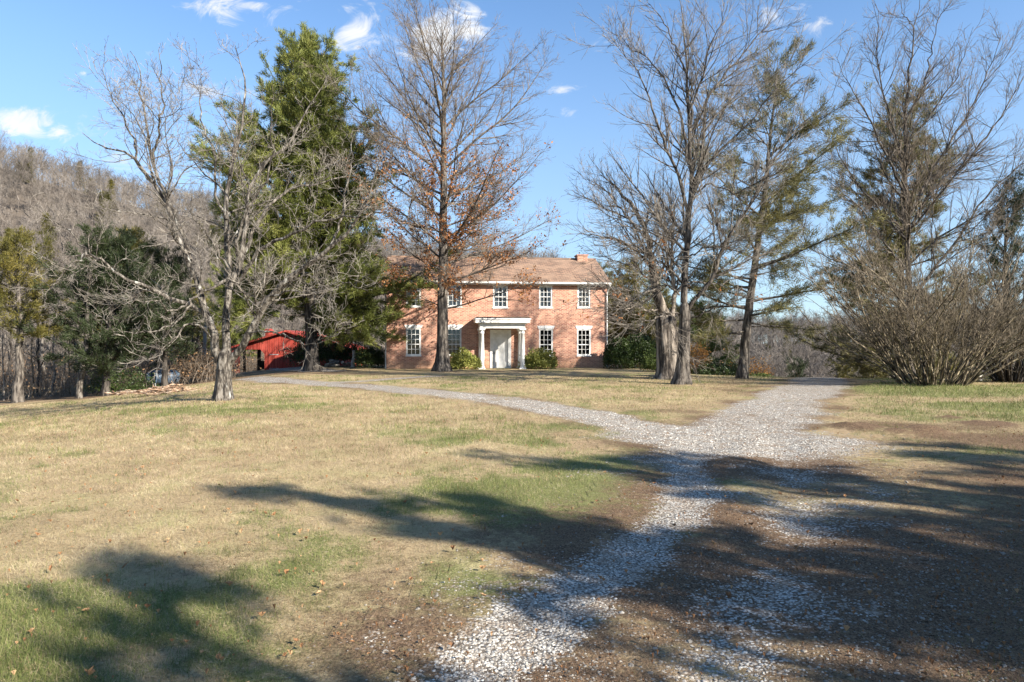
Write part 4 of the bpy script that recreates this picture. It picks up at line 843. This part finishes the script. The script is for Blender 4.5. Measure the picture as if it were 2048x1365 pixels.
# firewood near the pine and pale stump
lg = gpd(672, 47.5); logs = thing('log_pile', 'pale split logs heaped in the shade right of the pine trunk', 'log pile', lg)
for k in range(11):
    a = g.random()*3; d_ = np.array([math.cos(a), math.sin(a)*.6, .25*g.random()]); c_ = np.array([g.normal()*.55, g.normal()*.3, .12+.3*g.random()]); m_ = MB(); r = .06+.06*g.random(); l_ = .3+.3*g.random()
    tubes(m_, np.array([[c_-d_*l_, c_, c_+d_*l_]]), np.full((1, 3), r), 9); part('log', m_, twig_pale, logs)
sb = gpd(706, 47.5); m_ = MB(); tubes(m_, np.array([[sb+[0, 0, -.1], sb+[-.02, 0, .3], sb+[.08, 0, .75], sb+[.05, 0, 1.15]]]), np.array([[.17, .12, .11, .1]]), 10); m_.add([sb+[.05, 0, 1.15+.02]]+[sb+[.05+.1*math.cos(a), .1*math.sin(a), 1.15] for a in np.arange(10)*.628], [(0, i+1, (i+1) % 10+1) for i in range(10)])
o = link('tree_stump', m_.mesh('tree_stump', sb, True), mat('stump_pale', [(.35, .34, .32), (.6, .58, .55)], 5, bump=.5), loc=sb); tag(o, 'pale weathered upright stump between the log pile and the house', 'stump')
mk = gpd(1961, 30.5); m_ = MB().box(mk[0]-.05, mk[0]+.05, mk[1]-.03, mk[1]+.03, mk[2]-.1, mk[2]+.26); m_.hull([(mk[0]-.07, mk[2]+.261), (mk[0]+.07, mk[2]+.261), (mk[0]+.04, mk[2]+.30), (mk[0]-.04, mk[2]+.30)], mk[1]-.05, mk[1]+.05)
o = link('marker_post', m_.mesh('marker_post', mk), white_paint, loc=mk); tag(o, 'tiny white marker post in the grass between the two bare shrubs', 'post')
# dead limb on the grass by the right shrub
fb = gpd(1940, 28.6); m_ = MB(); P = resample([fb+[-1.6, -.1, .06], fb+[-.6, .1, .12], fb+[.4, 0, .1], fb+[1.6, .1, .22]], 12); tubes(m_, P[None], np.linspace(.03, .012, 12)[None], 6); a = grow(P[None], np.full((1, 12), .02), g, 3, .2, 1, .6, .3, 4, .0, .1); tubes(m_, *a, 4)
o = link('fallen_branch', m_.mesh('fallen_branch', fb, True), twig_pale, loc=fb); tag(o, 'thin fallen branch lying on the grass between the bare shrubs', 'branch')

# ---------------------------------------------------------------- woods: individual slim trees, then the far mass
def proto_tree(seed, Ht, r0, wood, tw, wide=.42, lo=.3, per_m=1.6, dense=1.0):
    g = np.random.default_rng(seed); n = 14; s = np.linspace(0, 1, n); tp = np.stack([0*s, 0*s, s*Ht], -1); tp[1:, :2] += np.cumsum(g.normal(size=(n-1, 2))*.09*Ht/12, 0); tr = np.maximum(r0*(1-s)**.8, .015); tp[0, 2] = -.4
    tm_ = MB(); tubes(tm_, tp[None], tr[None], 9)
    a = grow(tp[None], tr[None], g, per_m, lo, .98, .7, lambda p, t, L: wide*Ht*(1.15-t)*.9, 8, .045, .09, .55, .012, rl=.016); tubes(tm_, *a, 5)
    cm = MB(); b = grow(*a, g, 1.8*dense, .15, 1, .65, .45, 5, .04, .1, .55, .009); c = grow(*b, g, 2.2*dense, .1, 1, .6, .5, 3, .03, .12, .6, .007, lmin=.25); tubes(cm, *b, 3); tubes(cm, *c, 3)
    return tm_, cm
def proto_thing(name, label, seed, Ht, r0, m1, m2, base, group, **kw):
    a, b = proto_tree(seed, Ht, r0, m1, m2, **kw); t = thing(name, label, 'tree', base, 0, group); part('trunk', a, m1, t, True); part('crown', b, m2, t, True); return t
g = np.random.default_rng(71)
ORD = 'first second third fourth fifth sixth seventh eighth ninth tenth eleventh twelfth thirteenth fourteenth fifteenth sixteenth seventeenth eighteenth nineteenth twentieth twenty-first twenty-second twenty-third twenty-fourth twenty-fifth'.split()
def scatter(protos, spots, label, group):
    rank = {i: k for k, i in enumerate(sorted(range(len(spots)), key=lambda i: spots[i][0]))}
    for i, (px, d, sc) in enumerate(spots):
        p = gpd(px, d); o = protos[i] if i < len(protos) else copy_tree(protos[i % len(protos)])
        o.location = [float(c_) for c_ in p]; o.rotation_euler = (0, 0, i*1.9); o.scale = (sc*(.62 if group.startswith('slim') else 1.0),)*3; o['label'] = label % ORD[rank[i]]; o['group'] = group
gl_ = 'slim bare trees along the left wood edge'; lab_ = '%s slim bare tree from the left in the wood behind the cedars'
pr = [proto_thing('slim_tree', lab_, 200+i, 9+i, .11+.02*i, (twig_grey, twig_tan, bark_dark, twig_grey)[i], twig_grey, (0, 0, 0), gl_, lo=.25) for i in range(4)]
scatter(pr, [(8, 40, .9), (64, 41, .8), (78, 43, 1), (105, 42, .75), (128, 46, 1), (140, 41, .7), (170, 48, 1), (250, 47, .9), (290, 45, .8), (300, 51, 1.1), (20, 48, 1.1), (90, 52, 1.2), (345, 52, .9), (372, 49, .8),
              (385, 58, 1.1), (425, 60, 1), (200, 56, 1.1), (150, 60, 1.2), (50, 58, 1.2), (240, 62, 1.2), (320, 64, 1.2), (-20, 44, 1), (115, 66, 1.3), (275, 68, 1.3), (405, 70, 1.3)], lab_, gl_)
pale = proto_thing('pale_trunk_tree', 'leaning tree with a thick pale trunk under the broad dark cedar', 210, 9, .17, bark_pale, twig_grey, gpd(160, 36.2), None, lo=.5); pale.rotation_euler = (0, R_(5), 0)
gr_ = 'bare trees down the slope beyond the driveway'; lab_ = '%s bare grey tree from the left in the hollow beyond the driveway'
pr = [proto_thing('slope_tree', lab_, 220+i, 7+i, .12, twig_grey, twig_grey, (0, 0, 0), gr_, wide=.5, lo=.15, dense=1.3) for i in range(3)]
scatter(pr, [(1560, 58, .8), (1610, 52, .55), (1660, 48, .6), (1640, 62, .8), (1700, 58, .8), (1750, 64, .9), (1540, 66, .9), (1590, 70, 1), (1450, 62, .8), (1480, 72, 1), (1850, 60, .8), (1900, 66, 1), (1960, 56, .8), (2030, 60, .9), (1790, 72, 1), (1680, 74, 1)], lab_, gr_)
pw = proto_thing('pale_sapling', 'pale forked sapling catching the sun where the driveway drops away', 230, 4.2, .07, twig_pale, twig_pale, gpd(1672, 44), None, wide=.5, lo=.25, dense=1.5)

# undergrowth masses (countless stems and dead leaves)
def thicket(name, label, n, xr, yr, ht, m, seed, leafm=None, nl=0, fn=None):
    g = np.random.default_rng(seed); d = yr[0]+(yr[1]-yr[0])*g.random(n); px = xr[0]+(xr[1]-xr[0])*g.random(n); x = (px-CX)/F*d
    base = np.stack([x, d, H(x, d)], -1); dr = np.stack([g.normal(size=n)*.35, g.normal(size=n)*.35, np.ones(n)], -1); hh = ht*(.3+.8*g.random(n)); Q = np.empty((n, 5, 3)); Q[:, 0] = base; p = base
    for k_ in range(1, 5): dr = dr+g.normal(size=(n, 3))*.2; p = p+dr/np.linalg.norm(dr, axis=1, keepdims=True)*(hh/4)[:, None]; Q[:, k_] = p
    mb = MB(); Rq = np.repeat((.008+.012*g.random(n))[:, None], 5, 1)*np.linspace(1, .4, 5); tubes(mb, Q, Rq, 3)
    a = grow(Q, Rq, g, 2.2, .2, 1, .8, .5, 3, .02, .2, .6, .006, lmin=.3); tubes(mb, *a, 3)
    me = mb.mesh(name); o = link(name, me, m); tag(o, label, 'undergrowth', None, 'stuff')
    if nl:
        p, _ = sample(a[0], g, nl); lm = MB(); leaves(lm, p, g, .11); link('dead_leaves', lm.mesh('dead_leaves'), leafm, o)
    return o
thicket('undergrowth', 'tangle of brown stems and dead leaves under the left wood', 2600, (-60, 470), (39.5, 62), 2.4, twig_brown, 301, leaf_litter, 1.2)
thicket('undergrowth', 'brown brush growing behind the red barn', 700, (430, 640), (66, 76), 4.0, twig_brown, 303, leaf_litter, 1.0)
thicket('undergrowth', 'grey brush filling the hollow beyond the driveway', 2200, (1380, 2100), (41, 64), 3.0, twig_grey, 302, leaf_litter, .4)
# far wood on the hillside
def far_wood():
    g = np.random.default_rng(401); protos = []
    for i in range(6):
        Ht = 6.4+g.random()*2.6; n = 7; s = np.linspace(0, 1, n); tp = np.stack([0*s, 0*s, s*Ht*.8], -1); tp[1:, :2] += np.cumsum(g.normal(size=(n-1, 2))*.25, 0); tr = .08*(1-s)+.025
        mb = MB(); tubes(mb, tp[None], tr[None], 4)
        a = grow(tp[None], tr[None], g, 3.2, .3, 1, .75, lambda p, t, L: .46*Ht*(1.05-.55*t), 5, .05, .12,   .5, .02, rl=.01); b = grow(*a, g, 2.2, .2, 1, .7, .5, 3, .05, .15, .6, .014)
        c = grow(*b, g, 2.2, .2, 1, .7, .6, 2, .04, .15, .6, .013, lmin=.6)
        tubes(mb, *a, 3); tubes(mb, *b, 3); tubes(mb, *c, 3)
        f4 = [f for f in mb.f if len(f)]; vv = np.concatenate(mb.v); ff = np.concatenate(f4); protos.append((vv, ff))
    print('proto faces', [len(p[1]) for p in protos])
    out = MB(); y = 76.
    while y < 215:
        stp = 2.3+y*.007; x = -.92*y
        while x < .9*y:
            xx, y2 = x+g.normal()*1.2, y+g.normal()*1.2; u = xx/y2
            keep = u < .22 or g.random() < .85
            if keep:
                vv, ff = protos[g.integers(6)]; a = g.random()*6.28; sc = .8+.35*g.random(); ca, sa = math.cos(a)*sc, math.sin(a)*sc
                p = np.stack([vv[:, 0]*ca-vv[:, 1]*sa+xx, vv[:, 0]*sa+vv[:, 1]*ca+y2, vv[:, 2]*sc+float(H(xx, y2))-.3], -1); out.add(p, ff, g.random())
            x += stp*(.7+.6*g.random())
        y += stp
    return out
fwm = far_wood(); print('far wood faces', sum(len(f) for f in fwm.f)); o = link('far_wood', fwm.mesh('far_wood'), far_wood_m); tag(o, 'leafless grey-brown wood covering the hillside', 'wood', None, 'stuff')
g = np.random.default_rng(402); em = MB()
for (px, d) in [(55, 150), (100, 118), (168, 160), (330, 150), (30, 108), (250, 112), (200, 135), (425, 120), (1560, 110), (1700, 95), (1820, 110), (1460, 100), (300, 92), (520, 110)]:
    for q_ in range(3):
        p0 = gpd(px+g.normal()*12, d+g.normal()*4); Ht = 3+4*g.random(); k = 420; t_ = g.random(k)**.9; a = g.random(k)*6.28; rr2 = 1.7*(1-t_)**.7*np.sqrt(g.random(k))*(.55+.45*np.sin(a*2+px+t_*9)); p = p0+np.stack([np.cos(a)*rr2, np.sin(a)*rr2, .6+t_*Ht], -1)
        tufts(em, p, np.stack([np.cos(a), np.sin(a), .3+0*a], -1), g, 4, .42, .09, jit=.15, tint=.35*g.random(k))
o = link('far_evergreens', em.mesh('far_evergreens'), needle_gold); tag(o, 'scattered olive evergreens growing in the hillside wood', 'wood', None, 'stuff')

# ---------------------------------------------------------------- trees beside and behind the viewer that shade the drive
def shade_tree(label, x, y, Ht, seed, rad=3.2, dens=3.6):
    conifer('roadside_pine', label, (x, y, float(H(x, y))), Ht, .26, .18, lambda t, az: rad*(1-t)**.5+.4, 5, seed, (bark_dark, twig_grey, needle_pine), upturn=.03, side=1.6, tuft=(8, .34, .09), dens=dens, gap=.25)
shade_tree('pine beside the drive to the right of the viewer', 17.3, -.9, 10.8, 501)
shade_tree('pine between the two right of the viewer', 20.0, .2, 9.6, 505, 2.6)
shade_tree('pine in the second row right of the viewer', 15.4, -4.0, 9.8, 506)
shade_tree('dense pine in the second row further right', 19.6, -3.8, 9.6, 507)
shade_tree('pine at the end of the second row', 24.5, -4.2, 10.2, 508)
shade_tree('low pine behind the viewer nearest the drive', 9.0, -3.7, 8.4, 509, 2.2, 2.6)
shade_tree('close-set pine at the head of the roadside row', 15.0, -.4, 9.9, 510, 2.4)
shade_tree('full pine inside the roadside row', 21.2, -1.8, 10.4, 511, 3.0)
shade_tree('full pine behind the head of the roadside row', 13.4, -2.6, 9.0, 512, 2.6)
shade_tree('last pine at the far end of the roadside row', 25.0, -.2, 10.6, 513, 3.0)
shade_tree('second pine further right of the viewer', 22.3, -.2, 10.6, 502)
shade_tree('pine behind the viewer on the right', 10.4, -1.5, 9.2, 503, 1.5, 3.0)
shade_tree('tall pine furthest to the right of the viewer', 27.5, 0.0, 10.8, 504)
pq = proto_thing('roadside_tree', 'bare tree behind the viewer by the drive', 240, 10, .2, bark_grey, twig_grey, (6.5, -6.0, 0), None, wide=.4, lo=.2, dense=1.2)
pq = proto_thing('roadside_tree', 'bare tree behind the viewer nearest the pine', 241, 11, .22, bark_grey, twig_grey, (14.0, -3.5, 0), None, wide=.4, lo=.2, dense=1.2)

# ---------------------------------------------------------------- grass, stones, fallen leaves
def scatter_xy(n, g, ymin, ymax, pw=1.0):
    d = ymin*(ymax/ymin)**(g.random(n)**pw); u = -.80+1.6*g.random(n); return u*d, d
g = np.random.default_rng(601)
x, y = scatter_xy(520000, g, 3.0, 34, .95); gv = grav(x, y); rd = roadish(x, y); so = soil(x, y)
k = (g.random(len(x)) > gv*1.25) & (g.random(len(x)) > rd*.62) & (g.random(len(x)) > so*.5); x, y, so, rd = x[k], y[k], so[k], rd[k]
gn = green(x, y); isg = g.random(len(x)) < np.clip((gn-.26)*1.15, .06, .66)*(1-.7*so); sc = np.clip(y/7, .8, 4.5)
hgt = (.016+.03*g.random(len(x)))*(1+.6*isg)*np.clip(sc, 1, 1.8)*(1-.45*so)*(1-.4*rd); wd = .0032*sc*(1+.3*isg); a = g.random(len(x))*6.28
lean = np.where(isg, .8, 2.8)*g.random(len(x)); b = np.stack([x, y, H(x, y)-.004-.035*np.exp(-(np.minimum(pd(x, y, T_L), pd(x, y, T_R))/.4)**2)], -1)
s3 = np.stack([np.cos(a), np.sin(a), 0*a], -1)*(wd/2)[:, None]; la = g.random(len(x))*6.28; tip = b+np.stack([np.cos(la)*lean*hgt, np.sin(la)*lean*hgt, hgt], -1)
def blades(name, sel, m):
    mb = MB(); V_ = np.stack([b[sel]-s3[sel], b[sel]+s3[sel], tip[sel]], 1).reshape(-1, 3); n_ = sel.sum(); mb.add(V_, np.arange(3*n_).reshape(-1, 3), np.repeat(np.clip((1-.75*np.clip(so[sel]+rd[sel]*.6-.2, 0, 1))*1.0*(g.random(n_)*.55+.9*(fbm(x[sel], y[sel], 1.0, 4)-.5)+.25+.7*(vn(x[sel], y[sel], .16, 6)-.5)), 0, 1), 3)); return mb.mesh(name)
grass_green = mat('grass_green', [(.06, .08, .02), (.15, .18, .05), (.30, .30, .11)], 2, bump=0, tintw=.8, transl=.35, rough=.6)
grass_straw = mat('grass_straw', [(.10, .062, .035), (.36, .275, .155), (.62, .51, .33)], 2, bump=0, tintw=.8, transl=.25, rough=.8)
o = link('grass', blades('grass', isg, None), grass_green); tag(o, 'short green grass tufts in the lawn', 'grass', None, 'stuff')
o = link('dry_grass', blades('dry_grass', ~isg, None), grass_straw); tag(o, 'dry straw-coloured winter grass of the lawn', 'grass', None, 'stuff')
ico = np.array([(0, -1, -1.618), (0, 1, -1.618), (0, -1, 1.618), (0, 1, 1.618), (-1, -1.618, 0), (1, -1.618, 0), (-1, 1.618, 0), (1, 1.618, 0), (-1.618, 0, -1), (1.618, 0, -1), (-1.618, 0, 1), (1.618, 0, 1)])/1.9
icf = []
for i in range(12):
    for j in range(i+1, 12):
        for k_ in range(j+1, 12):
            if all(abs(np.linalg.norm(ico[p]-ico[q_])-2/1.9) < .01 for p, q_ in ((i, j), (j, k_), (i, k_))):
                nrm = np.cross(ico[j]-ico[i], ico[k_]-ico[i]); icf.append((i, j, k_) if nrm@ico[i] > 0 else (i, k_, j))
icf = np.array(icf)
x, y = scatter_xy(620000, g, 3.0, 22, 1.0); gv = grav(x, y); cl_ = .35+1.1*(fbm(x, y, .22, 77)-.12); k = g.random(len(x)) < np.clip((gv-.2)*1.05*cl_, .16*np.exp(-(pd(x, y, T_R)/1.7)**4)*cl_, .75); x, y = x[k], y[k]; n_ = len(x)
gvk = gv[k]; r = (.0024+.0075*g.random(n_)**2.4+.006*(g.random(n_) < .03))*np.clip(y/7, 1, 1.7); sc3 = np.stack([r*(.8+.5*g.random(n_)), r*(.8+.5*g.random(n_)), r*(.45+.35*g.random(n_))], -1); a = g.random(n_)*6.28
zz = H(x, y)-.035*np.exp(-(np.minimum(pd(x, y, T_L), pd(x, y, T_R))/.4)**2)+r*.12+.002
VV = ico[None]*(.78+.44*g.random((n_, 12, 1)))*sc3[:, None]; ca, sa = np.cos(a)[:, None], np.sin(a)[:, None]; VV = np.stack([VV[..., 0]*ca-VV[..., 1]*sa+x[:, None], VV[..., 0]*sa+VV[..., 1]*ca+y[:, None], VV[..., 2]+zz[:, None]], -1)
mb = MB(); mb.add(VV.reshape(-1, 3), (icf[None]+(np.arange(n_)*12)[:, None, None]).reshape(-1, 3), np.repeat(np.clip(g.random(n_)*(.35+.75*np.clip(gvk*1.6, 0, 1)), 0, 1), 12))
stone_m = mat('limestone_chips', [(.095, .08, .064), (.30, .27, .228), (.62, .58, .51)], 2, bump=0, tintw=.85, rough=.85)
o = link('gravel_stones', mb.mesh('gravel_stones'), stone_m); tag(o, 'loose pale limestone chips strewn along the driveway', 'gravel', None, 'stuff')
# fallen leaves
x, y = scatter_xy(1500, g, 3.2, 38, .8); x2, y2 = scatter_xy(16000, g, 3.2, 30, .9); kk = g.random(len(x2)) < np.clip(soil(x2, y2)-.45, 0, 1)*(1-grav(x2, y2)); big = len(x); x = np.concatenate([x, x2[kk]]); y = np.concatenate([y, y2[kk]]); n_ = len(x); mb = MB(); L5 = 10; ang = np.arange(L5)*2*np.pi/L5; prof = np.array([1, .45, .85, .4, .7, .3, .7, .4, .85, .45])
sz = .010+.026*g.random(n_)**2.8; sz[big:] *= .55; lt = g.random(n_); lt[big:] *= .45; a = g.random(n_)*6.28; curl = .7*g.random(n_)-.15; skew = .5*g.normal(size=(n_, 1))
lx = prof*np.cos(ang)*sz[:, None]; ly = (prof+.25*g.normal(size=(n_, L5)))*np.sin(ang)*.75*sz[:, None]; lz = curl[:, None]*(np.abs(ly)+.3*np.abs(lx))+skew*lx*.6+.022+.03*g.random((n_, 1))
lx, ly = lx*np.cos(a)[:, None]-ly*np.sin(a)[:, None], lx*np.sin(a)[:, None]+ly*np.cos(a)[:, None]
VV = np.stack([x[:, None]+lx, y[:, None]+ly, H(x, y)[:, None]+lz], -1); ctr = np.stack([x, y, H(x, y)+.022], -1)[:, None]; VV = np.concatenate([ctr, VV], 1)
f0 = np.array([(0, i+1, (i+1) % L5+1) for i in range(L5)]); mb.add(VV.reshape(-1, 3), (f0[None]+(np.arange(n_)*(L5+1))[:, None, None]).reshape(-1, 3), np.repeat(lt, L5+1))
o = link('fallen_leaves', mb.mesh('fallen_leaves'), leaf_litter); tag(o, 'brown fallen oak leaves scattered over lawn and drive', 'leaves', None, 'stuff')
